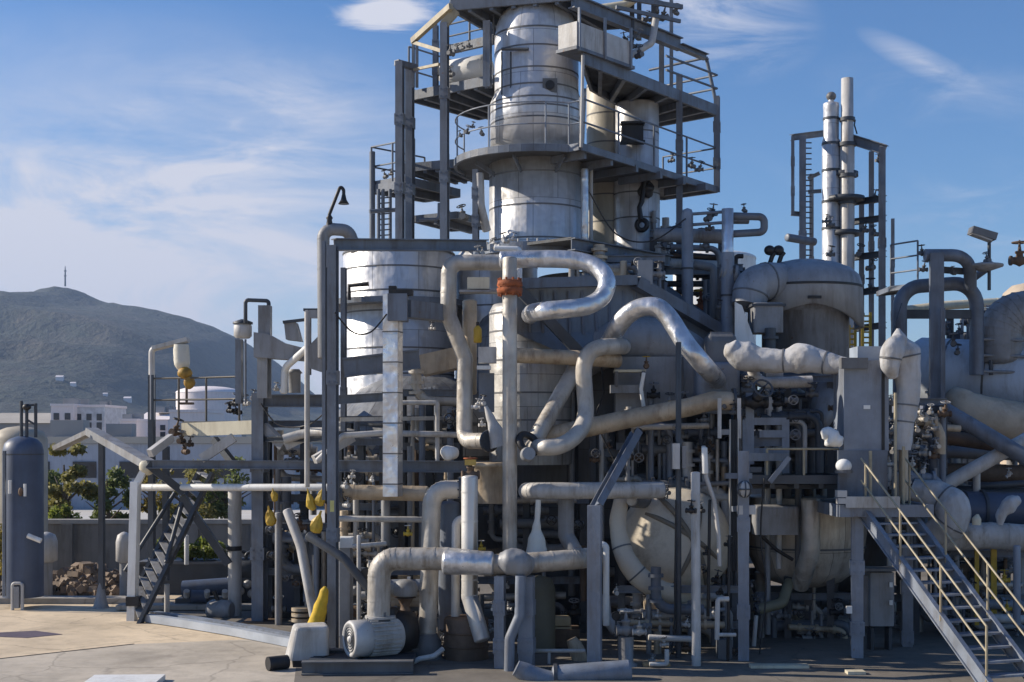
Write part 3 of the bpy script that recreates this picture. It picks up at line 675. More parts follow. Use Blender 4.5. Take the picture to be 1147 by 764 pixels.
# secondary columns behind
t = thing('process_column', 'slim beige capped column standing just behind the right side of the tower', 'column', G(680, 32.4))
shell(t, 680, 32.4, [(23, 300), (23, 96), (22, 94), (18, 89), (0, 87)], M('beige_column_paint', (.40, .37, .31), .6, .2, .12, 1, (.2, .17, .13), .5), 40)
bands(t, 680, 32.4, [(23, 98), (23, 130), (23, 162), (23, 220), (23, 250)], seamd)
t = thing('process_column', 'broad grey column with square shoulders, rightmost under the decks', 'column', G(713, 32.0))
shell(t, 713, 32.0, [(26, 300), (26, 196), (25, 194), (25, 119), (24, 117), (0, 114)], alu_s, 44)
bands(t, 713, 32.0, [(26, 218), (26, 246), (25, 150), (26, 197)], seamd); vseams(t, 713, 32, [(26, 196, 285, (-40, 0, 45)), (25, 119, 160, (-30, 20))], seamd, .018)
q = MB(); p = W(708, 150, 31.35); q.box(p, (.5, .3, .36)); q.box(p - V(0, .1, .22), (.56, .3, .05)); q.box(p + V(0, -.1, .22), (.56, .3, .05)); q.part('junction_box', black, t)
q = MB(); q.tube([W(722, 200, 31.3), W(719, 226, 31.3), W(716, 232, 31.25), W(718, 246, 31.25)], .06, 8, wob=.5); q.torus(W(719, 252, 31.3), (0.2, 1, 0), .12, .06); q.blob(W(724, 212, 31.4), (.17, .14, .22), wob=.5, wsc=8); q.part('hanging_hose', black, t)

# ---------------- tower steelwork
z4, z3, z2, z1 = 8.1, 10.15, 12.15, 13.42
U3 = (V(*G(803, 33.0)) - V(*G(650, 28.1))); U3.normalize()
t = thing('tower_platforms', 'dark blue-grey steel frame carrying three railed decks around the silver tower', 'steel frame', G(600, 30.5))
def line(px, Y, d, s_): p = G(px, Y); return (p.x + d[0] * s_, p.y + d[1] * s_)
# deck 3 (ring deck + right wing)
c = G(601, TY); ring = []
for a in range(-115, 40, 8): ring.append((c.x + math.sin(R(a)) * 1.82, c.y - math.cos(R(a)) * 1.82))
rc = line(650, 28.1, U3, 0); r1 = (G(803, 33.0).x, 33.0); r2 = (r1[0] + VV.x * 1.6, r1[1] + VV.y * 1.6); r3 = (c.x + .6, c.y + 2.6); r4 = (c.x - 1.6, c.y + 1.4)
ring = [p for p in ring if p[0] < rc[0] - .15]
poly3 = ring + [rc, r1, r2, r3, r4]
add_deck(t, poly3, z3, .07, .15, [((c.x + 1.0 + k * .62, c.y - 1.6 + k * .72), (c.x + 1.0 + k * .62 - .9, c.y - 1.6 + k * .72 + .8)) for k in range(6)], edge=list(range(len(ring) + 3)))
add_rail(t, [V(p[0], p[1], z3) for p in ring + [rc]], .92, 2, 1.7, steel_l, r=.016, toe=False)
add_rail(t, [V(*rc, z3), V(*r1, z3), V(*r2, z3)], .98, 2, 1.6, steel, toe=False)
# deck 3 left wings
A = line(516, 31.0, (0, 0), 0); B_ = line(450, 31.6, (0, 0), 0); Cc = (B_[0] + .8, B_[1] + 1.4); D_ = (A[0] + .5, A[1] + 1.5)
add_deck(t, [A, B_, Cc, D_], z3 + .27, .06, .2, [((A[0] + (B_[0] - A[0]) * f, A[1] + (B_[1] - A[1]) * f), (D_[0] + (Cc[0] - D_[0]) * f, D_[1] + (Cc[1] - D_[1]) * f)) for f in (.2, .4, .6, .8)])
A2 = line(464, 31.3, (0, 0), 0); B2 = line(416, 32.2, (0, 0), 0); C2 = (B2[0] + 1.2, B2[1] + 1.2); D2 = (A2[0] + 1.0, A2[1] + 1.4)
add_deck(t, [A2, B2, C2, D2], z3 - .12, .06, .2, [(((A2[0] + B2[0]) / 2, (A2[1] + B2[1]) / 2), ((C2[0] + D2[0]) / 2, (C2[1] + D2[1]) / 2))])
add_rail(t, [V(*A2, z3 - .12), V(*B2, z3 - .12), V(*C2, z3 - .12)], .95, 2, .9, steel)
# deck under-slung between columns (y 200-240 left)
A3 = line(512, 31.0, (0, 0), 0); B3 = line(464, 31.6, (0, 0), 0); add_deck(t, [A3, B3, (B3[0] + .8, B3[1] + 1.4), (A3[0] + .8, A3[1] + 1.6)], z3 - .95, .05, .16, [(((A3[0] + B3[0]) / 2, (A3[1] + B3[1]) / 2), ((A3[0] + B3[0]) / 2 + .8, (A3[1] + B3[1]) / 2 + 1.5))])
# deck 2 left
A = line(553, 30.2, (0, 0), 0); B_ = line(458, 31.7, (0, 0), 0); Cc = (B_[0] + 1.6, B_[1] + 1.9); D_ = (A[0] + 1.0, A[1] + 2.2)
add_deck(t, [A, B_, Cc, D_], z2, .07, .22, [((A[0] + (B_[0] - A[0]) * f, A[1] + (B_[1] - A[1]) * f), (D_[0] + (Cc[0] - D_[0]) * f, D_[1] + (Cc[1] - D_[1]) * f)) for f in (.2, .4, .6, .8)])
add_rail(t, [V(*B_, z2), V(*Cc, z2)], 1.1, 2, 1.2, steel)
mid = (A[0] + (B_[0] - A[0]) * .55, A[1] + (B_[1] - A[1]) * .55)
add_rail(t, [V(A[0], A[1], z2 + .85), V(mid[0], mid[1], z2 + .85)], .55, 2, .7, steel, toe=False)
m = MB(); m.bar(V(A[0], A[1], z2 + .82), V(mid[0] - .1, mid[1] + .1, z2 + .82), .1, .2); m.part('beam', steel, t)
# deck 2 right wing
a = line(652, 28.4, (0, 0), 0); b = (G(803, 33.0).x, 33.0); bb = (b[0] + VV.x * 1.8, b[1] + VV.y * 1.8); aa = line(662, 30.6, (0, 0), 0)
add_deck(t, [a, b, bb, aa], z2, .08, .26, [((a[0] + (b[0] - a[0]) * f, a[1] + (b[1] - a[1]) * f), (aa[0] + (bb[0] - aa[0]) * f, aa[1] + (bb[1] - aa[1]) * f)) for f in (.12, .28, .44, .6, .76, .9)])
# top beam and right end rail frame at z1
q0 = line(640, 28.9, (0, 0), 0); q1 = line(762, 32.1, (0, 0), 0); q2 = line(791, 33.0, (0, 0), 0)
for s_, e_, h_ in ((q0, q1, .30), (q1, q2, .14)):
    m = MB(); m.ibeam(V(*s_, z1 + (.0 if h_ > .2 else -.05)), V(*e_, z1 - (0 if h_ > .2 else .05)), .18, h_); m.part('beam', steel, t)
rr2 = (b[0] + VV.x * 1.8, b[1] + VV.y * 1.8)
m = MB(); m.tube([V(*q2, z1 - .05), V(*b, z2)], .045, 8); m.tube([V(*q2, z1 - .06), V(q2[0] + VV.x * 1.7, q2[1] + VV.y * 1.7, z1 - .06)], .035, 8)
for zz in (.45, .78): m.tube([V(b[0] - U.x * 2.2, b[1] - U.y * 2.2, z2 + zz), V(*b, z2 + zz), V(*rr2, z2 + zz)], .03, 8)
m.part('railing', steel, t)
# deck 1 (top)
tA = line(640, 28.9, (0, 0), 0); tB = line(505, 29.6, (0, 0), 0); tC = (tB[0] + 1.0, tB[1] + 2.0); tD = (tA[0] + 1.2, tA[1] + 2.0)
add_deck(t, [tA, tB, tC, tD], 13.62, .08, .22, [((tA[0] + (tB[0] - tA[0]) * f, tA[1] + (tB[1] - tA[1]) * f), (tD[0] + (tC[0] - tD[0]) * f, tD[1] + (tC[1] - tD[1]) * f)) for f in (.12, .3, .48, .66, .84)])
add_rail(t, [V(*tA, 13.62), V(*tB, 13.62), V(*tC, 13.62)], 1.1, 2, 1.3, steel)
# deck 4 foot ledge running right
f0 = line(600, 27.9, (0, 0), 0); f1 = line(640, 27.7, U, 0); f2 = line(640, 27.7, U, 3.6)
m = MB()
m.ibeam(V(*f1, z4 - .1), V(*f2, z4 - .1), .2, .26); m.part('beam', steel, t)
m = MB(); m.slab([f1, f2, (f2[0] + VV.x * 2, f2[1] + VV.y * 2), (f1[0] + VV.x * 1.2, f1[1] + VV.y * 1.2)], z4 + .05, .06); m.part('deck', grate, t)
# columns
for px, y0, y1, Y, w in ((448, 69, 272, 30.6, 9), (459, 75, 272, 31.2, 9), (498, 26, 272, 29.6, 9), (546, 24, 98, 29.3, 9), (488, 28, 100, 31.4, 6), (463, 46, 98, 30.9, 3), (467, 50, 98, 31.4, 3),
                         (761, 84, 330, 31.6, 7), (803, 108, 215, 33.0, 7), (741, 50, 100, 32, 5.5), (752, 0, 100, 32.6, 4), (500, 172, 272, 30.8, 6), (533, 190, 272, 29.0, 7)):
    col(px, y0, y1, Y, w, .25, steel, t)
m = MB(); m.bar(W(444, 70, 30.6), W(466, 76, 31.0), .16, .12); m.part('beam', steel, t)
# sloping stair frame at the top left
m = MB(); m.bar(W(505, 7, 29.4), W(462, 46, 30.8), .10, .13); m.bar(W(511, 12, 29.6), W(497, 28, 29.6), .14, .18); m.bar(W(462, 47, 30.8), W(498, 58, 29.8), .06, .08); m.bar(W(464, 78, 30.8), W(492, 72, 29.9), .05, .06); m.part('brace', railtan, t)
for s_ in (((655, 100, 28.9), (652, 170, 28.4)),):
    m = MB(); m.bar(W(*s_[0]), W(*s_[1]), .07, .07); m.part('brace', steel, t)
m = MB(); m.tube([W(653, 62, 28.0), W(651, 165, 28.0)], .035, 8); m.part('post', lgrey, t)
# access ladder down left (y 215-268)
m = MB()
for x, Y in ((424, 31.2), (429, 31.2), (437, 31.6)): m.tube([W(x, 212, Y), W(x, 275, Y)], .045, 6)
for k in range(9): m.tube([W(424, 222 + k * 6, 31.2), W(437, 221 + k * 6, 31.5)], .018, 5)
m.tube([W(414, 237, 31), W(445, 235, 31.3)], .05, 6); m.part('ladder', steel, t)
m = MB(); m.tube([W(417, 170, 32.1), W(417, 272, 32.1)], .07, 8); m.part('post', steel, t)
# white counterweight box on the right deck
q0 = line(634, 27.2, U, 0); ang = math.atan2(U.y, U.x)
tb = thing('equipment_box', 'long pale grey equipment box slung under the top deck beside the tower', 'box', V(*line(634, 28.3, U, 1.05), 12.2))
m = MB(); m.box(V(*line(634, 28.3, U, 1.05), 12.5), (2.0, .5, .52), ang); m.part('box_body', lgrey, tb)
m = MB(); m.box(V(*line(634, 28.3, U, 1.05), 12.2), (2.1, .56, .07), ang); m.part('base_tray', steel, tb)
m = MB()
for k in (0.1, 1.0, 1.95): p = V(*line(634, 28.3, U, k), 12.6); m.box(p - VV * .28, (.05, .05, .9), ang)
m.part('hanger', steel_l, tb)
tb = thing('heat_exchanger', 'white horizontal drum lying on the upper left deck beneath the rail', 'drum', W(522, 85, 31.6))
m = MB(); a_, b_ = W(498, 84, 31.9), W(546, 76, 31.1); m.tube([a_, a_.lerp(b_, .05), a_.lerp(b_, .95), b_], [.26, .32, .32, .26], 22); m.part('shell', white, tb)
m = MB()
for f in (.2, .8): m.box(a_.lerp(b_, f) - V(0, 0, .35), (.12, .5, .3), .6)
m.part('saddle', steel, tb)
# machinery clutter on decks
def clutter(label, spots, seed, group=None, mat=dgrey, name='deck_fittings'):
    rg = random.Random(seed); p0 = W(*spots[0][:3]); tt = thing(name, label, 'fittings', p0, group)
    for px, py, Y, s in spots: add_valve(tt, W(px, py, Y), s * S(Y), (rg.uniform(-1, 1), rg.uniform(-1, 1), 0), (rg.uniform(-.4, .4), rg.uniform(-.4, .2), 1), mat, rg.choice([black, steel_d, mgrey]))
    return tt
clutter('cluster of dark valves on the top deck right of the tower', [(708, 52, 30.5, 6), (714, 42, 30.4, 5), (716, 62, 30.0, 6), (700, 46, 31, 5), (735, 12, 31, 6), (742, 20, 31, 7), (757, 14, 31, 5), (724, 22, 31.3, 5)], 3)
clutter('dark valves on the upper left deck rail behind the column', [(505, 60, 29.5, 5), (513, 57, 29.4, 4), (526, 52, 29.3, 3.5), (519, 54, 29.3, 3), (505, 84, 29.8, 5)], 4)
clutter('small fittings beside the curved ring deck railing', [(523, 148, 29, 4), (529, 142, 29, 3), (516, 152, 29.2, 3), (540, 150, 29.2, 4)], 5)
clutter('dark fittings on the right end of the ring deck', [(775, 186, 31, 5), (783, 190, 31.2, 5), (752, 180, 30.8, 4)], 6)
clutter('small dark fittings on the far left mini deck', [(432, 198, 31, 4), (438, 195, 31.2, 3)], 8)
pipe('yellow-cream pipe crossing the top deck behind the railing', [(672, 10, 30.5), (700, 6, 30.5), (720, -8, 30.5)], 5, cream, seam=0, name='pipe')
pipe('grey pipe run lying on the top deck right end', [(690, 72, 30.2), (730, 48, 30.6), (735, 20, 30.8)], 4, lgrey, seam=.4, name='pipe')
tt = thing('top_frame', 'small open pipe frame on the top deck right of the tower', 'frame', W(725, 40, 31))
for x, Y in ((708, 30.6), (716, 31.4), (732, 30.9)): m = MB(); m.bar(W(x, 45, Y), W(x, -20, Y), .1, .1); m.part('post', steel_d, tt)
m = MB(); m.bar(W(690, -4, 30), W(764, 8, 31), .08, .1); m.bar(W(690, 8, 30.2), W(762, 24, 31), .06, .08); m.part('beam', steel, tt)
pipe('grey pipe bracket hung below the left deck', [(470, 246, 30.5), (492, 246, 30.5), (492, 228, 30.5)], 2, steel, seam=0, name='pipe_bracket')
clutter('dark relief valve hung under the left deck beside the tower', [(520, 243, 29.2, 7)], 9)
pipe('pale curved duct hanging left of the tower foot', [(537, 195, 29), (538, 230, 29), (545, 258, 29.2)], 5, lgrey, seam=.5)
# ------------------------------------------------------------------ vessels of the middle
# big reactor
t = thing('reactor_vessel', 'huge dark grey reactor shell with sloping shoulder under the tower', 'vessel', G(668, 31.4))
RY = 31.4
shell(t, 668, RY, [(0, 712), (40, 706), (80, 690), (115, 662), (135, 630), (144, 590), (146, 545), (146, 400), (140, 376), (128, 358), (86, 326), (66, 312), (0, 308)], plate, 72)
bands(t, 668, RY, [(146, 404), (146, 470), (146, 545), (145, 592)], steel_d, .06, 1.01, 72)
vseams(t, 668, RY, [(146, 404, 545, (-70, -40, -12, 14, 38, 62))], steel_d, .03)
mgrey_b = M('blue_grey_plate', (.15, .168, .195), .52, 0, .24, 1.0, (.08, .06, .045), .75, .2, wear=(RUST, .66))
t = thing('gas_hood', 'dark steel plate hood with a sloping ridge beam above the reactor', 'hood', W(690, 350, 27.5))
m = MB(); P = [W(575, 322, 26.7), W(712, 318, 27.6), W(826, 388, 29.0), W(826, 410, 29.0), W(700, 372, 27.4), W(640, 400, 26.8), W(575, 372, 26.7)]
m.add(P + [p + V(.3, 1.2, 0) for p in P], [(0, 6, 5, 4, 3, 2, 1)] + [(i, (i + 1) % 7, 7 + (i + 1) % 7, 7 + i) for i in range(7)] + [tuple(range(7, 14))]); m.part('hood_plate', mgrey_b, t)
m = MB()
for k in range(9): x = 592 + k * 15; m.bar(W(x, 326, 26.75 + k * .11), W(x + 2, 372 + k * .6, 26.8 + k * .08), .05, .05)
m.part('rib', steel, t)
m = MB(); m.bar(W(712, 316, 27.4), W(830, 384, 28.9), .24, .24); m.part('ridge_beam', steel, t)
m = MB(); m.bar(W(575, 318, 26.5), W(712, 314, 27.4), .2, .2); m.part('lintel', steel, t)
m = MB(); m.bar(W(575, 318, 26.3), W(648, 394, 26.4), .2, .2); m.part('brace', steel_d, t)
m = MB(); m.box(W(722, 306, 27.6), (.3, .3, .5)); m.part('post', mgrey, t)
m = MB(); m.bar(W(728, 290, 28), W(728, 318, 28), .14, .14); m.bar(W(640, 288, 27.6), W(745, 322, 29), .14, .2); m.part('beam', steel, t)
# curved grey duct shoulder (690-825,370-440) in front of the reactor
t = thing('duct_shoulder', 'mid grey rounded duct shoulder in front of the reactor, under the silver arch', 'duct', W(700, 470, 27.6))
wd = MB(); P = [(620, 425, 28.0), (655, 396, 27.6), (700, 380, 27.4), (742, 382, 27.4), (775, 400, 27.5), (795, 430, 27.6)]
pp = [W(*p) for p in P]; wd.tube(fillet(pp, 1.0)[0], [.46] * len(fillet(pp, 1.0)[0]), 22); wd.part('duct_body', mgrey, t)
m = MB(); m.box(W(752, 432, 27.2), (2.3, .5, 1.15)); m.part('side_plate', mgrey, t)
m = MB(); m.bar(W(764, 400, 26.8), W(764, 450, 26.8), .06, .06); m.part('rib', steel_d, t)
t = thing('duct_box', 'blue-grey boxed duct end at the foot of the silver arch pipe', 'duct', W(802, 440, 26.6))
m = MB(); m.rbox(W(802, 425, 26.8), (.86, .8, .66), .12); m.part('box', steel_l, t); m = MB(); m.rbox(W(806, 395, 26.9), (.62, .7, .8), .1, topr=.2); m.part('throat', dgrey, t)
m = MB(); m.box(W(802, 446, 26.75), (.95, .85, .06)); m.part('flange', steel_d, t)
# drum behind pipes
t = thing('process_drum', 'grey ribbed cylindrical drum standing behind the tall front standpipe', 'drum', G(594, 27.8))
shell(t, 594, 27.8, [(46, 520), (46, 350), (42, 342), (0, 338)], dclad, 48); bands(t, 594, 27.8, [(46, 372), (46, 404), (46, 440), (46, 470), (46, 352)], seamd); vseams(t, 594, 27.8, [(46, 350, 520, (-60, -25, 10, 40))], seamd, .02)
t = thing('process_drum', 'pale clad drum just behind the cream box, between silver drum and tower', 'drum', G(556, 32.2))
shell(t, 556, 32.2, [(46, 560), (46, 292), (42, 284), (0, 280)], alu_s, 48); bands(t, 556, 32.2, [(46, 300), (46, 345), (46, 392)], seamd)
# left storage drum
t = thing('storage_drum', 'broad shiny silver drum left of the tower, lit on its left edge', 'drum', G(447, 31.5))
shell(t, 447, 31.5, [(62, 560), (62, 284), (60, 282), (30, 276), (0, 274)], alu_s, 60); bands(t, 447, 31.5, [(62, 304), (62, 330), (62, 352), (62, 392), (62, 420), (62.6, 285)], seamd); vseams(t, 447, 31.5, [(62, 284, 470, (-62, -20, 20, 55))], seamd, .02)
m = MB(); m.tube([W(391, 336, 29.9), W(391, 320, 29.9), W(413, 318, 29.9)], .05, 8); m.part('pipe_bracket', black, t)
m = MB(); a_ = G(447, 31.5); m.lathe(a_, [(1.3, W(0, 346, 31.5).z), (1.75, W(0, 346, 31.5).z), (1.75, W(0, 340, 31.5).z), (1.3, W(0, 340, 31.5).z)], 48, caps=False, smooth=False); m.part('walkway_ring', steel, t)
t = thing('settling_tank', 'low wide dark grey tank with a shallow cone top under the silver drum', 'tank', G(470, 30.5))
shell(t, 470, 30.5, [(100, 610), (100, 470), (98, 468), (66, 436), (40, 424), (0, 420)], plate, 60); bands(t, 470, 30.5, [(100, 474), (100, 510), (100, 545)], steel_d, .07, 1.01)
m = MB(); P = [W(468, 398, 27.8), W(512, 388, 27.8), W(512, 412, 27.8), W(474, 420, 27.8)]; m.add(P + [p + V(0, .9, 0) for p in P], [(0, 3, 2, 1), (4, 5, 6, 7), (0, 1, 5, 4), (1, 2, 6, 5), (2, 3, 7, 6), (3, 0, 4, 7)])
m.thing('scoop_plate', 'tan stained tilted sheet-metal hopper left of the S-bend pipe', 'hopper', tan_cl)
# long inclined beam around y 405
# ---- domed stove right
SY = 29.2
dome_m = M('dome_steel_paint', (.25, .265, .29), .5, 0, .24, 1, (.085, .065, .05), .75, .2, wear=(RUST, .66))
t = thing('domed_vessel', 'dark domed steel vessel with an arched hood, right of the tower', 'vessel', G(902, SY))
shell(t, 902, SY, [(48, 600), (48, 352), (56, 350), (62, 326), (62, 320), (59, 310), (50, 302), (36, 296), (18, 292), (0, 291)], dome_m, 60)
bands(t, 902, SY, [(62.6, 322)], black, .05, 1.012)
c = G(902, SY); m = MB(); vs = []; n = 60
for i in range(n + 1):
    a = -110 + 220 * i / n; d = V(math.sin(R(a)), -math.cos(R(a)), 0); yb = 346 + 22 * (min(1, abs(a + 5) / 62.0)) ** 1.4
    vs += [c + d * 62.5 * S(SY) + V(0, 0, W(0, 322, SY).z), c + d * 64 * S(SY) + V(0, 0, W(0, yb, SY).z), c + d * 59 * S(SY) + V(0, 0, W(0, yb, SY).z + .02)]
m.add(vs, [(3 * i + k, 3 * i + 3 + k, 3 * i + 4 + k, 3 * i + 1 + k) for i in range(n) for k in (0, 1)], True); m.part('hood_skirt', M('hood_skirt_paint', (.30, .305, .31), .55, 0, .22, 1, (.1, .085, .065), .6), t)
m = MB(); m.box(W(912, 333, SY - 1.2), (.28, .12, .06)); m.tube([W(908, 333, SY - 1.2), W(912, 326, SY - 1.2), W(916, 333, SY - 1.2)], .02, 6); m.part('lifting_lug', black, t)
for x in (862, 872):
    m = MB(); p = W(x, 296, SY - .3); m.tube([p, p + V(.06, 0, .18), p + V(.12, 0, .26)], .05, 8); m.blob(p + V(.0, 0, .3), (.12, .1, .11)); m.part('vent_cap', black, t)
wrapped('large curved grey duct bending over on the left of the domed vessel', [(884, 318, 28.8, 20), (862, 315, 28.4, 21), (844, 322, 28.2, 21), (838, 344, 28.1, 19)], dome_m, 'duct', 'curved_duct', .01, 1, 28, (12, 24))
t = thing('duct_box', 'grey square duct outlet box under the curved duct', 'duct', W(852, 375, 27.6)); m = MB(); m.rbox(W(858, 357, 27.8), (.62, .6, .62), .06); m.part('box', mgrey, t); m = MB(); m.box(W(858, 343, 27.8), (.7, .66, .05)); m.part('flange', steel_d, t)
m = MB(); P = [W(823, 338, 27.3), W(831, 342, 27.3), W(847, 386, 27.3), W(823, 390, 27.3)]; m.add(P + [p + V(.05, .25, 0) for p in P], [(0, 3, 2, 1), (4, 5, 6, 7), (0, 1, 5, 4), (1, 2, 6, 5), (2, 3, 7, 6), (3, 0, 4, 7)]); m.thing('sheet_panel', 'white tapering sheet panel leaning under the curved duct', 'panel', white)
pipe('short black bent vent pipe left of the curved duct', [(824, 300, 29), (824, 287, 29), (832, 287, 29)], 2.6, black, seam=0, name='vent_pipe')
wrapped('fat pale canvas-wrapped duct running right to the blue-grey cabinet', [(813, 386, 25.6, 2), (819, 391, 25.6, 11), (834, 399, 25.6, 17), (856, 403, 25.5, 14), (878, 404, 25.4, 13), (897, 402, 25.3, 17), (920, 405, 25.2, 13), (945, 410, 25.0, 10), (962, 411, 24.9, 7)], canvas, 'duct', 'wrapped_duct', .10, 3.2, 28, (40, 62))
# cabinet
t = thing('equipment_cabinet', 'tall blue-grey steel cabinet with one small white plate', 'cabinet', W(965, 505, 24.8) - V(0, 0, 0))
m = MB(); m.box(W(964, 455, 24.9), (.82, .8, 1.66)); m.part('cabinet_body', steel_l, t); m = MB(); m.box(W(971, 399, 24.95), (.5, .6, .33)); m.part('top_box', M('pale_blue_box', (.32, .37, .44), .5), t)
m = MB(); m.box(W(971, 456, 24.485), (.12, .02, .07)); m.part('nameplate', white, t); m = MB(); m.box(W(989, 455, 24.5), (.05, .06, 1.6)); m.part('door_edge', black, t)
m = MB(); m.box(W(956, 407, 24.45), (.5, .14, .2), 0.1); m.part('hood', dgrey, t)
# wrapped vertical stack
wrapped('pale canvas-wrapped standpipe bulging at the top, right of the blue-grey cabinet', [(1006, 368, 24.6, 2), (1007, 380, 24.6, 9), (1012, 396, 24.6, 18), (1016, 418, 24.6, 15), (1017, 440, 24.6, 13), (1015, 462, 24.6, 12), (1013, 476, 24.6, 10), (1012, 504, 24.6, 8.5)], canvas, 'pipe', 'wrapped_pipe', .10, 3.4, 28, (22, 46, 58))
wrapped('drooping canvas-wrapped side bulge on the left of the pale standpipe', [(1009, 380, 24.4, 8), (1000, 392, 24.3, 13), (997, 408, 24.3, 11), (1000, 422, 24.4, 6)], canvas, 'pipe', 'wrapped_pipe', .10, 3.4, 24, (16,))
# right big tilted duct
t = thing('horizontal_vessel', 'big pale blue-grey horizontal vessel at the right edge', 'vessel', W(1110, 490, 33))
m = MB(); a_, b_ = W(1030, 416, 32.4), W(1230, 432, 30.2); d = (b_ - a_).normalized(); m.tube([a_ - d * .5, a_ - d * .3, a_, b_], [.25, .6, .82, .9], 40); m.part('shell', M('pale_blue_vessel', (.52, .57, .63), .8, 0, .1, .8, (.16, .14, .11), .45), t)
m = MB()
for f in (.18, .42, .66): ring_at(m, a_.lerp(b_, f), d, .82 + .08 * f, .05, 1.015)
m.part('band', seamd, t)
wrapped('tan fabric-covered round end cap slung under the pale vessel', [(1070, 436, 29.8, 4), (1074, 448, 29.6, 17), (1090, 462, 29.6, 22), (1120, 470, 29.7, 24), (1160, 478, 29.8, 25)], M('tan_canvas', (.46, .38, .29), .85, 0, .12, 2, (.2, .15, .1), .5, .4, 14, False), 'duct', 'wrapped_duct', .08, 2.4, 28)
pipe('large silver elbow duct curving right at the right edge', [(1121, 402, 30.9), (1121, 352, 30.9), (1175, 350, 30.9)], 25, mgrey, 1.2, .5, name='elbow_duct', cat='duct')
t = thing('storage_tank', 'tan domed tank top behind the silver elbow duct', 'tank', G(1152, 40)); shell(t, 1152, 40, [(30, 520), (30, 340), (27, 328), (18, 320), (0, 316)], M('tan_tank', (.45, .37, .28), .7), 40)
bands(t, 1152, 40, [(30, 342), (30, 380)], seamd)
valve('round rusty valve head high at the right edge', 1142, 292, 30, 11, (1, 0, 0), (0, 0, 1), brown, brown)
# arch frame
t = thing('pipe_arch', 'dark blue-grey pipe portal of two nested arches, right side', 'pipe frame', W(1050, 440, 30))
for nm, P, r in (('outer_arch', [(1008, 450, 30.6), (1008, 322, 30.6), (1094, 316, 30.6), (1094, 420, 30.6)], 8), ('inner_arch', [(1036, 286, 29.8), (1086, 286, 29.8), (1087, 322, 30.3)], 7)):
    m = MB(); pp = [W(*p) for p in P]; m.tube(fillet(pp, .5)[0], r * S(30), 18); m.part(nm, steel, t)
m = MB(); m.bar(W(1049, 284, 29.7), W(1049, 450, 29.7), .29, .29); m.part('post', steel, t)
m = MB(); m.bar(W(1012, 352, 30.6), W(1094, 352, 30.6), .12, .2); m.bar(W(1052, 302, 30.2), W(1080, 304, 30.2), .1, .14); m.part('beam', steel_d, t)
clutter('dark valves on the side deck of the pipe portal', [(1033, 284, 30, 5), (1034, 302, 30, 5), (1068, 306, 30, 4), (1106, 292, 30, 5)], 31)
t = thing('floodlight', 'long floodlight on a thin post above the right pipework', 'lamp', W(1108, 320, 30)); m = MB(); m.tube([W(1108, 325, 30), W(1108, 272, 30), W(1111, 268, 30)], .04, 8); m.part('pole', steel_d, t)
m = MB(); a_, b_ = W(1087, 258, 29.9), W(1114, 266, 29.9); m.bar(a_, b_, .34, .16); m.part('lamp_housing', dgrey, t); m = MB(); m.bar(a_ - V(0, .02, .085), b_ - V(0.1, .02, .085), .26, .03); m.part('lens', lgrey, t)
m = MB(); m.lathe(W(1103, 299, 30), [(.1, -.1), (.4, 0), (.4, .05), (.1, .1)], 18); m.part('bracket_plate', mgrey, t)
pipe('dark sloping pipe crossing the upper right pipework', [(1090, 312, 31), (1112, 296, 30.6)], 4, steel, seam=0, name='pipe')
pipe('yellowed pipe beyond the portal', [(1010, 348, 34), (1060, 342, 34), (1130, 338, 34)], 5, cream, seam=.6)
# side ladder platform between stack tower and portal
t = thing('side_platform', 'small railed side platform between the chimney frame and the portal', 'platform', W(1010, 320, 33))
add_deck(t, [(W(998, 320, 33).x, 33), (W(1036, 320, 32).x, 32.2), (W(1036, 320, 32).x, 33.6), (W(998, 320, 33).x, 34.2)], W(1010, 322, 33).z, .05, .12)
z_ = W(1010, 322, 33).z; add_rail(t, [V(W(998, 0, 33).x, 33, z_), V(W(1028, 0, 32.3).x, 32.3, z_)], 1.05, 3, .8, steel, toe=False)

# ---- chimney tower
CY = 38.0
t = thing('chimney_stack', 'clad grey flue column with a small round cap, left of the chimney pair', 'chimney', G(931, CY))
shell(t, 931, CY, [(10, 520), (10, 158), (8.6, 156), (8.6, 122), (9, 120), (8.6, 116), (3, 114), (3, 112)], alu_s, 28); bands(t, 931, CY, [(10, 160), (10, 190), (10, 225), (10, 255), (8.8, 132)], steel_d, .07, 1.05)
m = MB(); m.blob(W(931, 108, CY), (.14, .14, .13)); m.part('cap', dgrey, t)
t = thing('chimney_stack', 'plain white-topped thin pipe chimney, tallest of the chimney pair', 'chimney', G(949, CY - .2))
shell(t, 949, CY - .2, [(8, 520), (8, 160), (7, 158), (6.6, 88), (6, 88)], lgrey, 24); bands(t, 949, CY - .2, [(8.3, 195), (8.3, 225), (8.3, 160), (7.2, 132)], steel_d, .1, 1.2)
m = MB(); m.tube([W(960, 150, CY), W(957, 140, CY), W(958, 134, CY)], .02, 6); m.part('wire', black, t)
t = thing('chimney_scaffold', 'dark blue steel frame and ladder round the two chimneys', 'steel frame', G(940, CY))
for px, y0, y1, Y, w in ((888, 153, 240, CY - .5, 4), (899, 153, 500, CY - .5, 8), (909, 195, 500, CY + 1, 5), (976, 170, 500, CY + .6, 6), (988, 165, 500, CY - .6, 8), (965, 225, 500, CY + 1, 6), (1000, 245, 400, CY - 1, 4)): col(px, y0, y1, Y, w, .2, steel, t)
for a_, b_, h in (((887, 154, CY - .5), (926, 149, CY + .6), 7), ((950, 155, CY), (992, 168, CY - .6), 11), ((898, 240, CY - .5), (886, 239, CY - .5), 5), ((905, 215, CY), (920, 214, CY), 4), ((905, 200, CY + .8), (918, 194, CY + .8), 4)):
    beam(a_, b_, h, mat=steel, t=t)
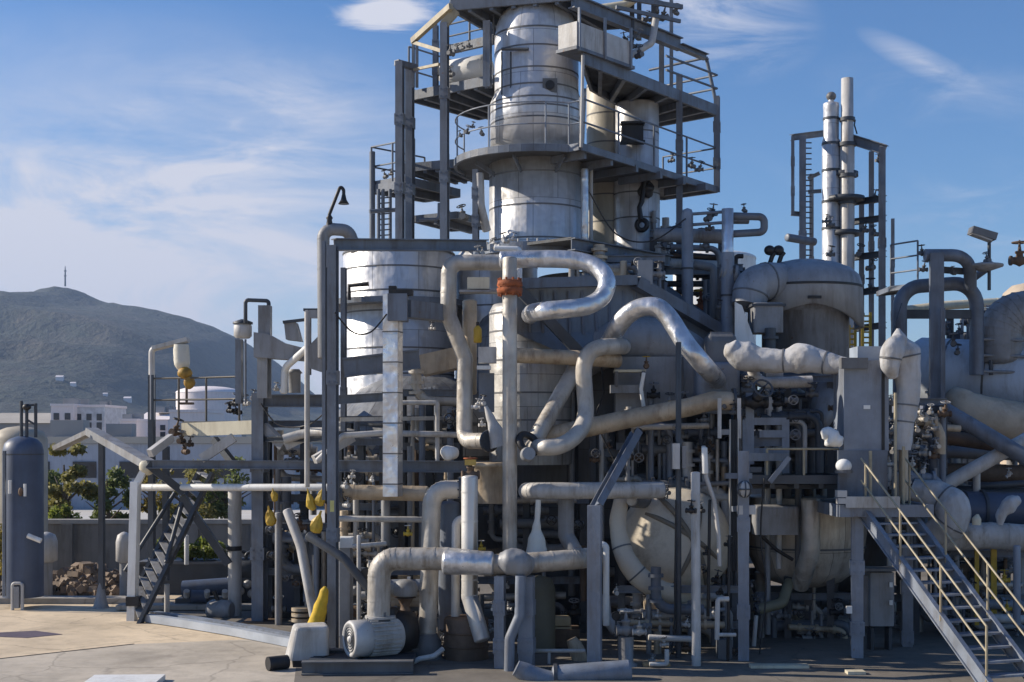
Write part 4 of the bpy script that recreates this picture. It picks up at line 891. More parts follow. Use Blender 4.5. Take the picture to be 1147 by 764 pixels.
for y in (228, 250, 290, 330, 370): beam((945, y, CY + .5), (992, y - 6, CY - .5), 7, mat=steel_d, t=t)
for y in (205, 202): pass
m = MB()
for y, r in ((196, 15), (224, 22), (262, 17)): m.lathe(W(946, y, CY), [(r * S(CY) * .5, -.08), (r * S(CY), -.06), (r * S(CY), .08), (r * S(CY) * .5, .1)], 22)
m.part('ring_bracket', steel_d, t)
m = MB(); 
for k in range(24): m.tube([W(899, 160 + k * 6, CY - .3), W(909, 160 + k * 6, CY - .3)], .02, 5)
m.part('ladder', steel_d, t)
clutter('cluster of dark valves halfway up the chimney frame', [(978, 224, CY, 6), (930, 252, CY - .6, 5), (925, 248, CY - .6, 4), (984, 180, CY - .6, 4), (968, 258, CY, 5), (930, 285, CY - .7, 5), (975, 300, CY, 6), (960, 330, CY, 6), (985, 222, CY, 5)], 33)
clutter('dark valves low in the chimney frame', [(962, 285, CY, 6), (975, 325, CY, 7), (965, 352, CY, 6), (980, 262, CY, 5)], 34)
pipe('stub of dark horizontal pipe poking left from the chimney frame', [(882, 266, 36.5), (912, 271, 37)], 4.5, steel, seam=0, name='pipe_stub')
def yellow_ladder(label, px0, px1, y0, y1, Y):
    t = thing('ladder', label, 'ladder', W((px0 + px1) / 2, y1, Y))
    for x in (px0, px1): m = MB(); m.bar(W(x, y0, Y), W(x, y1, Y), .07, .07); m.part('rail', yellow, t)
    m = MB(); n = int((y1 - y0) / 6)
    for k in range(n): m.tube([W(px0, y0 + 4 + k * 6, Y), W(px1, y0 + 4 + k * 6, Y)], .025, 6)
    m.part('rung', yellow, t)
yellow_ladder('yellow access ladder behind the pale blue cabinet top', 966, 975, 350, 412, 36)
yellow_ladder('short yellow ladder just left of the taller yellow ladder', 951, 958, 364, 400, 33)
t = thing('drum', 'yellow and white small drum behind the wrapped duct end', 'drum', W(955, 412, 30)); m = MB(); m.lathe(W(955, 412, 30), [(.16, 0), (.16, .45)], 16); m.part('body', yellow, t); m = MB(); m.lathe(W(955, 412, 30), [(.165, .05), (.165, .2)], 16); m.part('band', white, t)
# central back pipes (740-855, 230-340)
t = thing('standpipe', 'smooth grey standpipe left of the two behind the tower, rounded top', 'pipe', G(770, 29)); shell(t, 770, 29, [(6.5, 520), (6.5, 240), (5, 235), (0, 233)], steel_l, 20, 'pipe_run'); bands(t, 770, 29, [(6.6, 300)], steel_d, .04, 1.1)
t = thing('standpipe', 'smooth grey standpipe right of the two, silver upper half', 'pipe', G(815, 28.5)); shell(t, 815, 28.5, [(7.5, 520), (7.5, 283)], steel_l, 20, 'pipe_run'); shell(t, 815, 28.5, [(6.6, 283), (6.6, 234), (6, 234)], alu, 20, 'upper_run'); bands(t, 815, 28.5, [(7.6, 330)], steel_d, .04, 1.1)
pipe('horizontal grey pipe crossing between the two standpipes', [(735, 263, 30), (812, 265, 29.5)], 8, mgrey, seam=.6)
pipe('U-bend pipe looping right of the silver-topped standpipe', [(822, 242, 28.6), (856, 243, 28.6), (856, 260, 28.6), (822, 262, 28.6)], 4.2, steel, 1.5, 0)
pipe('second thin pipe inside the U-bend loop', [(822, 247, 29.2), (838, 247, 29.2)], 4, mgrey, seam=0, name='pipe_stub')
pipe('thin rail pipe joining both standpipe tops', [(772, 240, 29), (815, 237, 28.7)], 1.8, steel, seam=0, name='pipe'); pipe('lower thin rail pipe joining both standpipes', [(772, 252, 29), (815, 249, 28.7)], 1.8, steel, seam=0, name='pipe')
clutter('pair of tall dark valves between the two standpipes', [(793, 245, 29, 6), (798, 240, 29.2, 6), (795, 256, 29.2, 5), (834, 236, 28.8, 4)], 36)
for k, (a_, b_, l) in enumerate((((735, 262, 31), (770, 252, 31), 'thin dark pipe rising toward the left standpipe'), ((738, 283, 31.5), (812, 290, 31.5), 'dark pipe behind the standpipes, upper level'), ((735, 318, 31.5), (812, 318, 31.5), 'dark pipe behind the standpipes, lower level'))): pipe(l, [a_, b_], 3.5, steel_d, seam=0, name='pipe')
clutter('dark valve cluster left of the left standpipe', [(742, 275, 31, 6), (748, 290, 31, 6), (740, 302, 31, 6), (750, 268, 31, 5)], 37)
pipe('grey bent pipe between the standpipes lower down', [(778, 296, 30), (800, 300, 30), (800, 356, 30)], 5, mgrey, 1.4, 0)
t = thing('relief_valve', 'orange-brown relief valve behind the left standpipe', 'valve', W(785, 345, 31)); add_valve(t, W(785, 345, 31), .22, mat=orange, wheel=yellow)
# ------------------------------------------------------------------ front pipework
pipe('thick S-bend clad pipe left of the rusty flange, dropping to a lower elbow', [(562, 294, 26), (503, 294, 26), (502, 352, 26), (521, 402, 26), (520, 494, 25.8), (548, 494, 25.2)], 9, alu_d, 1.5, .5, fl=(1,))
pipe('hairpin silver pipe looping back right of the rusty flange', [(562, 291, 25.2), (600, 290, 25.2), (638, 291, 25.1), (664, 297, 25.0), (679, 312, 24.8), (676, 330, 24.7), (660, 342, 24.5), (635, 346, 24.3), (610, 348, 24.3), (598, 350, 24.8), (594, 352, 25.8), (594, 354, 27)], 10, alu, 1.5, .4, wob=.03, smooth=True)
pipe('tall straight clad standpipe in front of the tower, lit on its left edge', [(571, 290, 24.6), (571, 622, 24.6)], 8.2, alu_d, seam=.62, name='standpipe')
t = thing('pipe_flange', 'orange rusted flange ring round the tall front standpipe', 'flange', W(571, 322, 24.5))
m = MB(); m.lathe(W(571, 322, 24.55), [(.15, -.14), (.23, -.11), (.24, -.02), (.19, 0), (.24, .03), (.22, .12), (.15, .14)], 20); m.part('flange_ring', orange, t)
m = MB()
for k in range(10): a = k * .628; m.tube([W(571, 322, 24.55) + V(math.cos(a) * .2, math.sin(a) * .2, -.16), W(571, 322, 24.55) + V(math.cos(a) * .2, math.sin(a) * .2, .17)], .022, 6)
m.part('bolt', orange, t)
pipe('silver arch pipe over the duct shoulder, ending cut off at the duct box', [(676, 394, 27.4), (682, 384, 26.3), (692, 366, 25.7), (704, 352, 25.5), (720, 344, 25.4), (737, 345, 25.3), (752, 360, 25.2), (766, 382, 25.0), (778, 397, 24.9), (790, 411, 25.1), (800, 422, 26.0), (806, 430, 27.0)], 10.5, alu, 1.6, .4, wob=.035, smooth=True)
pipe('swan-neck clad pipe with a J-shaped foot, centre front', [(698, 389, 27.2), (697, 388, 26.2), (688, 388, 25.4), (673, 389, 25.1), (660, 396, 25.0), (654, 412, 25.0), (655, 438, 25.0), (656, 462, 24.9), (651, 480, 24.7), (639, 493, 24.5), (624, 500, 24.4), (608, 501, 24.5), (598, 501, 25.2), (596, 500, 26.4)], 9.2, alu_d, 1.6, .5, smooth=True)
pipe('short diagonal clad pipe leaning behind the swan-neck pipe', [(600, 492, 25.2), (645, 412, 26.2)], 9.2, alu_d, seam=.4)
pipe('long stained tan pipe slanting up to the right behind the swan-neck', [(612, 489, 25.6), (700, 470, 25.6), (772, 456, 25.4), (798, 449, 25.3), (822, 449, 25.3)], 10.5, tan_cl, 1.2, .45, fl=(1,))
pipe('horizontal tan pipe from the standpipe to the swan-neck top', [(575, 398, 26), (650, 401, 26), (692, 404, 26.4)], 8.5, tan_cl, .8, .5)
pipe('smooth pale horizontal pipe ending below the steel brace', [(590, 550, 27), (590, 550, 24.7), (742, 549, 25)], 9.2, lgrey, seam=.8)
t = thing('square_duct', 'tall bright-edged square duct standing left of the S-bend', 'duct', W(440, 556, 25))
m = MB(); m.bar(W(440, 556, 25), W(440, 330, 25), .29, .29, (.26, 1, 0)); m.part('duct_body', alu, t); m = MB()
for k in range(6): p = W(440, 372 + k * 34, 25); m.bar(p - V(0, 0, .012), p + V(0, 0, .012), .305, .305, (.26, 1, 0))
m.part('joint', seamd, t)
pipe('horizontal tan clad pipe at the foot of the bright-edged standpipe', [(384, 551, 25.3), (478, 553, 25.2)], 8.5, tan_cl, seam=.5, fl=(0,))
t = thing('cap_box', 'dark steel bracket box capping the bright-edged standpipe', 'bracket', W(444, 355, 25)); m = MB(); m.box(W(446, 345, 24.9), (.36, .4, .5)); m.part('box', steel, t); m = MB(); m.bar(W(453, 346, 25), W(505, 352, 26.4), .3, .32); m.part('arm', steel, t)
m = MB(); m.box(W(450, 328, 24.9), (.42, .3, .1)); m.box(W(440, 325, 24.9), (.14, .2, .14)); m.part('lug', black, t)
pipe('inverted-J clad pipe dropping to a wide foot, lower centre left', [(516, 548, 24.4), (484, 549, 24.4), (481, 640, 24.3), (478, 722, 24.2)], 10.5, alu_d, 1.7, .5, fl=(0,))
pipe('bright clad pipe kinking right near its foot, lower centre', [(526, 535, 23.9), (526, 668, 23.9), (540, 716, 23.7)], 9.3, M('bright_cladding', (.62, .60, .57), .45, .35, .12, 1, (.25, .19, .13), .5), .8, .45)
pipe('fat clad elbow pipe rising from the motor and turning right', [(424, 694, 23.6), (425, 626, 23.6), (500, 626, 23.5), (549, 631, 23.4)], 12.8, alu_d, 1.5, .4, fl=(0,))
pipe('polished horizontal pipe length joined to the fat elbow', [(499, 630, 23.28), (550, 631, 23.25)], 13.6, alu, seam=.8, name='pipe_sleeve')
pipe('grey-tan horizontal pipe right of the tee, with an up-turned end', [(552, 632, 23.3), (600, 630, 23.3), (650, 626, 23.5), (664, 624, 24.2), (668, 624, 25.6)], 11, alu_d, 1.6, .4)
wrapped('knobbly grey-wrapped tee where the standpipe meets the horizontal pipe', [(560, 628, 23.15, 9), (572, 629, 23.1, 15), (584, 632, 23.1, 15), (592, 634, 23.2, 10)], mgrey, 'pipe tee', 'pipe_tee', .12, 6)
wrapped('white canvas teardrop wrap hanging above the grey-tan pipe', [(603, 560, 24.6, 3), (602, 580, 24.6, 3.2), (601, 592, 24.6, 5), (601, 606, 24.6, 10), (601, 620, 24.6, 12)], M('white_canvas', (.72, .69, .61), .8, 0, .08, 3, bump=.35, fine=14), 'wrap', 'canvas_wrap', .05, 5)
pipe('grey bent pipe descending behind the teardrop wrap', [(634, 556, 25.2), (634, 600, 25.2), (650, 628, 25.0)], 9, mgrey, 1.4, .4)
pipe('thin white hooked pipe right of the front blue column', [(668, 610, 24), (679, 610, 24), (679, 700, 24)], 3.6, white, 1.3, 0)
t = thing('braced_post', 'blue steel post with a slanted brace arm, front centre', 'steel frame', G(666, 23))
m = MB(); m.bar(W(666, 745, 23), W(666, 566, 23), .23, .23); m.part('column', steel_l, t); m = MB(); m.ibeam(W(668, 566, 23.0), W(713, 484, 24.4), .14, .2, (0.3, -1, 0)); m.part('brace', steel, t); m = MB(); m.box(W(666, 746, 23), (.34, .34, .04)); m.part('base_plate', steel, t)
pipe('blue-grey pipe lying on the ground at the bottom edge, round right end', [(622, 757, 22.15), (704, 751, 22.15)], 12, steel_l, seam=0, name='ground_pipe')
wrapped('bent pale blue pipe end lying left of the ground pipe', [(578, 748, 22.1, 9), (590, 754, 22.1, 11), (606, 760, 22.1, 11), (620, 762, 22.1, 10)], steel_l, 'pipe', 'ground_pipe', .02, 2)
m = MB(); p = W(622, 757, 22.15); m.tube([p - V(.03, 0, 0), p + V(.03, 0, 0)], .2, 18); m.thing('pipe_clamp', 'dark clamp ring joining the two ground pipes', 'clamp', steel_d)
# blue column pair 555-600
t = thing('support_column', 'blue double steel column under the knobbly tee', 'column', G(580, 23))
for x, w in ((560, 12), (590, 16)): col(x, 645, 756, 23.2, w, .2, steel_l, t, 'post', hsec=(w == 12))
m = MB(); m.tube(fillet([W(583, 645, 22.9), W(582, 690, 22.9), W(571, 715, 22.9), W(570, 756, 22.9)], .2)[0], .09, 12); m.part('curved_brace', steel_l, t); m = MB(); m.box(W(566, 757, 22.9), (.75, .5, .12)); m.part('base', steel_l, t)
clutter('small pale valves behind the blue double column', [(553, 682, 23.5, 4), (570, 682, 23.6, 4), (566, 658, 23.7, 4), (583, 700, 23.4, 4)], 41, mat=lgrey)
# thin poles
pipe('thin dark pole in front of the wrapped round vessel', [(760, 384, 24.2), (760, 757, 24.2)], 3.2, steel_d, seam=0, name='pole')
pipe('pale grey square-edged standpipe just right of the dark pole', [(779, 530, 23.6), (780, 762, 23.4)], 5.2, lgrey, seam=.7, name='standpipe')
pipe('pale hose curving down right of the standpipe', [(788, 500, 23.8), (791, 535, 23.8), (800, 560, 23.8), (805, 600, 23.8), (806, 634, 23.8)], 2.4, lgrey, 3, 0, name='hose')
pipe('short pale upright pipe stub with rounded top near the hose', [(789, 502, 23.7), (790, 530, 23.7)], 3.4, white, seam=0, name='pipe_stub')
t = thing('instrument_box', 'white narrow instrument box on the dark pole', 'box', W(758, 525, 24)); m = MB(); m.box(W(757, 511, 24.1), (.13, .14, .46)); m.part('case', lgrey, t); m = MB(); m.box(W(766, 512, 24.15), (.07, .1, .4)); m.part('lid', mgrey, t)
for k, (x, y0, y1, l) in enumerate(((795, 560, 690, 'dark cable drop behind the standpipe'), (817, 600, 760, 'thin dark rod left of the blue column'))): pipe(l, [(x, y0, 23.9), (x - 2, y1, 23.9)], 1.8, black, seam=0, name='cable')
clutter('string of small dark fittings clamped behind the pale standpipe', [(786, 572, 23.9, 5), (774, 572, 23.5, 6), (791, 620, 23.9, 4), (788, 640, 23.9, 4), (802, 650, 24, 6), (806, 664, 24, 5), (816, 610, 24, 5)], 42, mat=black)
pipe('white hooked drain pipe, right of the pale standpipe', [(816, 671, 23.5), (804, 671, 23.5), (803, 716, 23.5)], 2.8, lgrey, 1.4, 0, name='drain_pipe')
pipe('white short drain arm below the hooked drain', [(802, 711, 23.5), (824, 711, 23.5)], 2.2, lgrey, seam=0, name='drain_pipe')
# round wrapped vessel
t = thing('wrapped_vessel', 'beige round insulated vessel with pipes curling round it, lower centre right', 'vessel', W(752, 672, 26.6))
beige = M('beige_insulation', (.64, .57, .46), .75, 0, .16, 1.5, (.17, .13, .09), .6, .35, 12, False)
m = MB(); m.blob(W(755, 606, 26.4), (1.14, 1.0, 1.06), 40, 26, .07, 1.4); m.part('shell', beige, t)
m = MB(); cen = W(755, 606, 26.4)
for tilt, k in ((.5, 1.0), (1.0, .97), (-.35, .98)):
    ax = V(math.cos(tilt), .25, math.sin(tilt)); m.torus(cen, ax, 1.045 * k, .05, 44, 6)
m.part('strap', M('beige_strap', (.20, .17, .13), .8), t)
wrapped('beige insulated pipe curling round the left of the round vessel', [(697, 556, 25.6, 8), (692, 586, 25.4, 9.5), (699, 620, 25.2, 11), (718, 648, 25.1, 12), (748, 664, 25.2, 12), (780, 666, 25.6, 10)], beige, 'pipe', 'wrapped_pipe', .08, 3, 22, (18, 28))
t = thing('blind_flange', 'small pale round blind flange left of the round vessel', 'flange', W(707, 561, 25.2)); m = MB(); m.tube([W(707, 561, 25.2), W(711, 561, 25.6)], .09, 16); m.part('disc', lgrey, t); m = MB(); m.tube([W(709, 561, 25.4), W(724, 562, 26)], .13, 16); m.part('neck', dgrey, t)
clutter('dark clamp fittings on top of the round vessel', [(742, 556, 25.6, 6), (747, 552, 25.6, 5)], 43, mat=dgrey)
# hanging vessel right
t = thing('hanging_vessel', 'grey round-bottomed vessel slung under the right platform', 'vessel', W(902, 658, 27.4))
shell(t, 902, 27.4, [(0, 658), (20, 656), (40, 650), (55, 638), (64, 618), (67, 596), (67, 556)], M('bowl_cladding', (.62, .57, .49), .5, .2, .2, 1, (.17, .12, .075), .8, .2, panel=(.55, .8), dent=.5), 56); bands(t, 902, 27.4, [(66, 610)], seamd)
m = MB(); m.rbox(W(868, 582, 25.8), (.84, .5, .56), .1); m.part('access_box', mgrey, t); m = MB(); m.tube([W(846, 594, 25.75), W(870, 616, 25.8), W(888, 627, 25.85)], .035, 8); m.part('strap', black, t)
pipe('flat grey vertical duct wrapped round the front of the hanging vessel', [(908, 560, 25.7), (908, 618, 25.8), (896, 655, 26.4)], 10.5, alu_d, 2.2, .7, name='duct', cat='duct')
t = thing('process_drum', 'dim grey drum behind the hanging vessel, right of it', 'drum', W(950, 660, 29)); shell(t, 950, 29, [(0, 664), (24, 658), (40, 644), (46, 620), (46, 556)], dgrey, 40)
pipe('olive curved drain pipe under the hanging vessel', [(884, 652, 26.4), (876, 676, 26), (848, 683, 26)], 6, M('olive_pipe', (.20, .19, .13), .6), 1.8, 0, fl=(1,), name='drain_pipe')
# wide horizontal pipe piece below reactor
pipe('dark horizontal pipe under the round vessel', [(684, 674, 26.4), (775, 678, 26.2)], 7, dgrey, seam=.6)
pipe('grey upright bent pipe right of the front blue column', [(676, 668, 24.6), (678, 690, 24.6), (690, 706, 24.5)], 7, mgrey, 1.3, .3)
valve('pale and dark valve block on the ground left of the pole', 701, 706, 23.4, 12, (1, .2, 0), (0, 0, 1), mgrey, lgrey)
valve('smaller pale valve right of the valve block', 716, 708, 23.3, 8, (1, 0, 0), (0, 0, 1), lgrey, black)
t = thing('valve_pedestal', 'grey valve pedestal standing on the ground under the valve block', 'pedestal', W(701, 745, 23.4)); m = MB(); m.lathe(W(701, 748, 23.4), [(.2, 0), (.2, .06), (.13, .1), (.14, .55)], 18); m.part('barrel', mgrey, t)
pipe('pale ground pipe between valve block and standpipe', [(727, 714, 24), (775, 716, 24)], 3.4, lgrey, seam=.5); pipe('pale low pipe with an upturned end near the ground', [(728, 744, 23.2), (747, 744, 23.2), (747, 728, 23.2)], 2.6, lgrey, 1.2, 0)
# support columns of the right platform, and deck
t = thing('walkway_platform', 'blue steel columns and railed walkway deck in front of the hanging vessel', 'platform', G(900, 25))
for px, y0, y1, Y, w in ((833, 505, 762, 24.0, 13), (960, 578, 757, 24.3, 14), (1016, 612, 757, 25.6, 12), (895, 670, 735, 29, 12), (840, 440, 520, 25.6, 10)): col(px, y0, y1, Y, w, .18, steel_l, t, base=y1 > 740)
zd = W(0, 534, 25).z; d0 = W(838, 0, 24.9).x; d1 = W(948, 0, 24.9).x
add_deck(t, [(d0, 24.9), (d1, 24.9), (d1, 27.0), (d0, 27.0)], zd, .05, .16, [((d0 + (d1 - d0) * f, 24.95), (d0 + (d1 - d0) * f, 26.9)) for f in (.25, .5, .75)], bmat=steel_d)
add_rail(t, [V(d0 + .35, 24.9, zd), V(d1 - .1, 24.9, zd)], .52, 1, .62, railtan, toe=False)
zl = W(0, 566, 24.4).z; l0 = W(937, 0, 24.2).x; l1 = W(1040, 0, 24.2).x
add_deck(t, [(l0, 24.0), (l1, 24.0), (l1, 26.2), (l0, 26.2)], zl, .06, .22, [((l0 + .5, 24.1), (l0 + .5, 26.1)), ((l0 + 1.1, 24.1), (l0 + 1.1, 26.1))], bmat=steel_l)
m = MB(); m.lathe(W(960, 578, 24.1), [(.17, 0), (.17, .16)], 20); m.part('collar', steel_l, t)
m = MB(); m.box(V((l0 + l1) / 2 - .25, 23.93, zl + .08), (l1 - l0 - .7, .05, .2)); m.part('toe_board', lgrey, t)
m = MB(); m.box(W(966, 535, 24.5), (.9, .06, 1.0)); m.part('side_plate', steel, t)
for x, y0, y1 in ((975, 505, 562), (1012, 500, 566), (1003, 440, 562)): m = MB(); m.tube([W(x, y0, 24.2), W(x, y1, 24.2)], .03, 8); m.part('post', railtan, t)
m = MB(); m.bar(W(812, 533, 24.6), W(842, 533, 24.6), .12, .1); m.bar(W(820, 570, 25), W(832, 570, 24.2), .1, .1); m.bar(W(833, 512, 24.4), W(880, 512, 25.4), .14, .14); m.bar(W(862, 540, 24.8), W(884, 512, 24.8), .07, .09); m.part('bracket', steel_l, t)
wrapped('faceted silver foil bag on the walkway rail beside the cabinet', [(922, 492, 24.4, 2), (926, 487, 24.4, 8), (932, 490, 24.4, 11), (937, 494, 24.4, 9), (942, 499, 24.4, 3)], white, 'bag', 'foil_bag', .25, 6, 12)
t = thing('lamp', 'round white bulkhead lamp on the walkway below the foil bag', 'lamp', W(945, 530, 24.3)); m = MB(); m.blob(W(945, 522, 24.25), (.145, .12, .13)); m.part('globe', white, t); m = MB(); m.lathe(W(945, 528, 24.3), [(.16, -.03), (.16, .03)], 18); m.part('base', dgrey, t)
t = thing('lamp', 'caged bulkhead lamp on the blue column left of the hanging vessel', 'lamp', W(835, 560, 23.8)); m = MB(); m.blob(W(834, 548, 23.75), (.1, .1, .15)); m.part('globe', lgrey, t); m = MB()
for k in range(3): m.torus(W(834, 548, 23.75), (math.cos(k), math.sin(k), 0), .14, .014, 20, 5)
m.torus(W(834, 548, 23.75), (0, 0, 1), .12, .014, 20, 5); m.part('cage', steel_d, t)
m = MB(); m.box(W(836, 571, 24), (.3, .2, .16)); m.thing('terminal_box', 'small white terminal box on the left of the hanging vessel', 'box', lgrey)
m = MB(); m.box(W(942, 553, 24), (.17, .2, .12)); m.box(W(942, 561, 24), (.14, .2, .1)); m.thing('terminal_box', 'small white box pair on the landing edge', 'box', lgrey)
t = thing('control_box', 'plain grey control cabinet standing between the blue columns', 'cabinet', W(982, 703, 25.2)); m = MB(); m.box(W(985, 670, 25.2), (.44, .4, 1.0)); m.box(W(970, 672, 25.3), (.18, .3, .95)); m.part('case', mgrey, t); m = MB(); m.box(W(983, 637, 25.1), (.62, .55, .05), 0); m.part('canopy', dgrey, t)
for y in (655, 675): m = MB(); m.box(W(998, y, 24.97), (.06, .03, .09)); m.part('tag_plate', white, t)
t = thing('pedestal', 'low stand under the grey control cabinet', 'stand', W(985, 756, 25.2)); m = MB(); m.box(W(975, 726, 25.2), (.06, .3, .8)); m.box(W(995, 726, 25.2), (.06, .3, .8)); m.part('leg', steel_d, t)
m = MB(); m.box(W(951, 683, 24.1), (.1, .06, .13)); m.thing('tag_plate', 'little white tag on the left of the front blue column', 'tag', white)
# stairs
t = thing('steel_staircase', 'blue steel staircase with thin tan handrails at the right front', 'staircase', W(1100, 764, 21.3))
a0, a1 = W(967, 574, 24.1), W(1110, 780, 20.9); perp = V(.95, .31, 0).normalized() * .92; a1.z = max(a1.z, .04)
st = [(a0, a1), (a0 + perp, a1 + perp)]
for k, (p, q) in enumerate(st):
    d = q - p; m = MB(); m.ibeam(p, q, .09, .24, (0, 0, 1)); m.part('stringer', steel_l, t)
for k in range(1, 14):
    c_ = a0.lerp(a1, k / 14) + perp * .5; m = MB(); m.box(c_, (.86, .25, .035), math.atan2(perp.y, perp.x)); m.part('tread', steel_l, t)
for s_, nm in ((st[0], 0), (st[1], 1)):
    p, q = s_; ex = (q - p) * .02
    for hh, x in ((.92, .02), (.52, .0)):
        m = MB(); m.tube([p + V(0, 0, hh) - ex, p.lerp(q, .97) + V(0, 0, hh)], .019, 8); m.part('handrail', railtan, t)
    for f in (.02, .32, .64, .97): c_ = p.lerp(q, f); m = MB(); m.tube([c_, c_ + V(0, 0, .93)], .022, 8); m.part('baluster', railtan, t)
# ---- right pipe mass
pipe('fat pale horizontal pipe behind the staircase, with a collar', [(1036, 603, 26.5), (1110, 600, 26.3), (1200, 606, 26)], 15, lgrey, 1, .7, name='pipe')
wrapped('pale grey wrapped elbow behind the stair handrails', [(1022, 548, 26.4, 12), (1050, 556, 26.2, 17), (1066, 568, 26.0, 20), (1064, 586, 26.0, 19), (1046, 598, 26.2, 15)], canvas, 'pipe', 'wrapped_pipe', .05, 3, 24, (14, 30))
pipe('pale upright pipe collar right of the landing', [(1008, 560, 25.4), (1008, 532, 25.4)], 9, lgrey, seam=0, name='pipe_stub')
pipe('dark fat diagonal pipe sloping down to the right edge', [(1038, 456, 27.5), (1056, 458, 27.5), (1165, 522, 26.5)], 9, steel, 1.2, 0)
pipe('pale diagonal pipe sloping up to the right edge', [(1055, 545, 27), (1175, 478, 27.2)], 8, lgrey, 1, .9)
wrapped('pale canvas leaf-shaped wrap on the fat pale pipe', [(1120, 588, 26, 3), (1122, 576, 26, 6), (1130, 566, 26, 9), (1138, 560, 26, 7), (1141, 556, 26, 2)], canvas, 'wrap', 'canvas_wrap', .12, 5)
wrapped('small cream canvas cone standing on the fat pale pipe', [(1094, 588, 25.8, 5), (1094, 582, 25.8, 5), (1095, 576, 25.8, 1.5)], cream, 'wrap', 'canvas_wrap', .05, 5)
t = thing('pump', 'navy blue pump casing below the pale diagonal pipe', 'pump', W(1110, 590, 27.4)); m = MB(); m.tube([W(1080, 570, 27.4), W(1160, 572, 27.4)], .36, 24); m.part('casing', navy, t); m = MB(); ring_at(m, W(1100, 570, 27.4), V(1, 0, 0), .36, .06, 1.1); m.part('flange', steel_d, t)
for k, (x, y, l) in enumerate(((1094, 640, 'yellow upright post behind the stair, left one'), (1113, 640, 'yellow upright post behind the stair, right one'))):
    m = MB(); m.bar(W(x, 612, 26.8), W(x, 700, 26.8), .11 if k else .08, .1); m.thing('post', l, 'post', yellow)
valve('yellow handwheel valve behind the stair rails', 1125, 650, 26, 6, mat=yellow, wheel=yellow); valve('lower yellow valve behind the stair rails', 1128, 682, 26, 5, mat=yellow, wheel=black)
pipe('grey upright standpipe at the far right beyond the stair', [(1139, 612, 25.5), (1139, 700, 25.5)], 4, steel_l, seam=0, name='standpipe')
pipe('pale horizontal pipe low behind the stair', [(1100, 692, 26), (1150, 694, 26)], 5, lgrey, seam=.5)
for k in range(5):
    y = 505 + k * 22
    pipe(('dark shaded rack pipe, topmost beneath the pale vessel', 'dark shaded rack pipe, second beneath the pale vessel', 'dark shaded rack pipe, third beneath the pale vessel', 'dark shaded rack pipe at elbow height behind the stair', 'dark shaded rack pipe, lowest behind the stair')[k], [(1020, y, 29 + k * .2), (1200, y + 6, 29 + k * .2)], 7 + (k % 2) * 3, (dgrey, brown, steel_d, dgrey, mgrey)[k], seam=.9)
clutter('dense cluster of pale small valves left of the wrapped standpipe', [(996, 470, 25.5, 4), (998, 484, 25.4, 5), (994, 496, 25.6, 4), (1000, 506, 25.4, 5), (996, 520, 25.6, 5), (1002, 532, 25.4, 4), (992, 538, 25.6, 4), (1000, 546, 25.5, 4)], 51, mat=lgrey)
clutter('dense cluster of pale small valves right of the wrapped standpipe', [(1026, 462, 26, 6), (1034, 470, 26.2, 6), (1042, 462, 26.4, 5), (1028, 482, 26, 5), (1038, 488, 26, 5), (1026, 500, 26, 5), (1046, 480, 26.2, 6), (1050, 500, 26.4, 5), (1036, 508, 26.2, 6)], 52, mat=alu_d)
pipe('rust-brown upright pipe under the wrapped standpipe', [(1012, 500, 25), (1012, 560, 25)], 5, tan_cl, seam=0, name='standpipe')
for k, (a_, b_, r, mt, l) in enumerate((((1030, 478, 27.2), (1075, 480, 27.2), 4, tan_cl, 'pale tan short pipe right of the wrapped standpipe'), ((1044, 470, 27), (1044, 540, 27), 5, mgrey, 'grey upright pipe right of the wrapped standpipe'), ((1060, 490, 28), (1130, 500, 28), 8, brown, 'brown pipe under the tan end cap'), ((1090, 545, 28), (1180, 540, 28), 4, steel_d, 'thin dark pipe above the navy pump'), ((1094, 552, 27.5), (1094, 528, 27.5), 4, lgrey, 'short pale upright stub above the navy pump'))): pipe(l, [a_, b_], r, mt, seam=.5)
valve('pale small valve near the right edge above the pump', 1130, 532, 27.5, 4, (1, 0, .8), (0, 0, 1), lgrey, lgrey)
# small ladder and frame on the pale vessel, right edge
t = thing('ladder', 'grey steel ladder fixed across the pale vessel at the right edge', 'ladder', W(1130, 425, 30.5))
for x in (1122, 1139): m = MB(); m.bar(W(x, 368, 30.8), W(x, 428, 30.8), .07, .07); m.part('rail', mgrey, t)
m = MB()
for k in range(6): m.tube([W(1122, 372 + k * 10, 30.8), W(1139, 372 + k * 10, 30.8)], .03, 6)
m.part('rung', mgrey, t)
t = thing('guard_rail', 'grey guard rail above the pale vessel near the right edge', 'railing', W(1100, 420, 30.6)); m = MB()
for y in (380, 398, 416): m.tube([W(1098, y, 30.6), W(1175, y + 2, 30.2)], .035, 8)
m.part('railing', mgrey, t)
for x in (1098, 1110): m = MB(); m.tube([W(x, 378, 30.6), W(x, 420, 30.6)], .05, 8); m.part('post', steel_d, t)
clutter('dark valves above the pale vessel', [(1068, 385, 31, 6), (1072, 395, 31, 5), (1060, 372, 31.4, 6), (1075, 372, 32, 5)], 53)
m = MB(); m.bar(W(1056, 345, 29.3), W(1056, 456, 29.3), .1, .1); m.thing('post', 'thin dark blue post in front of the pale vessel', 'post', steel)
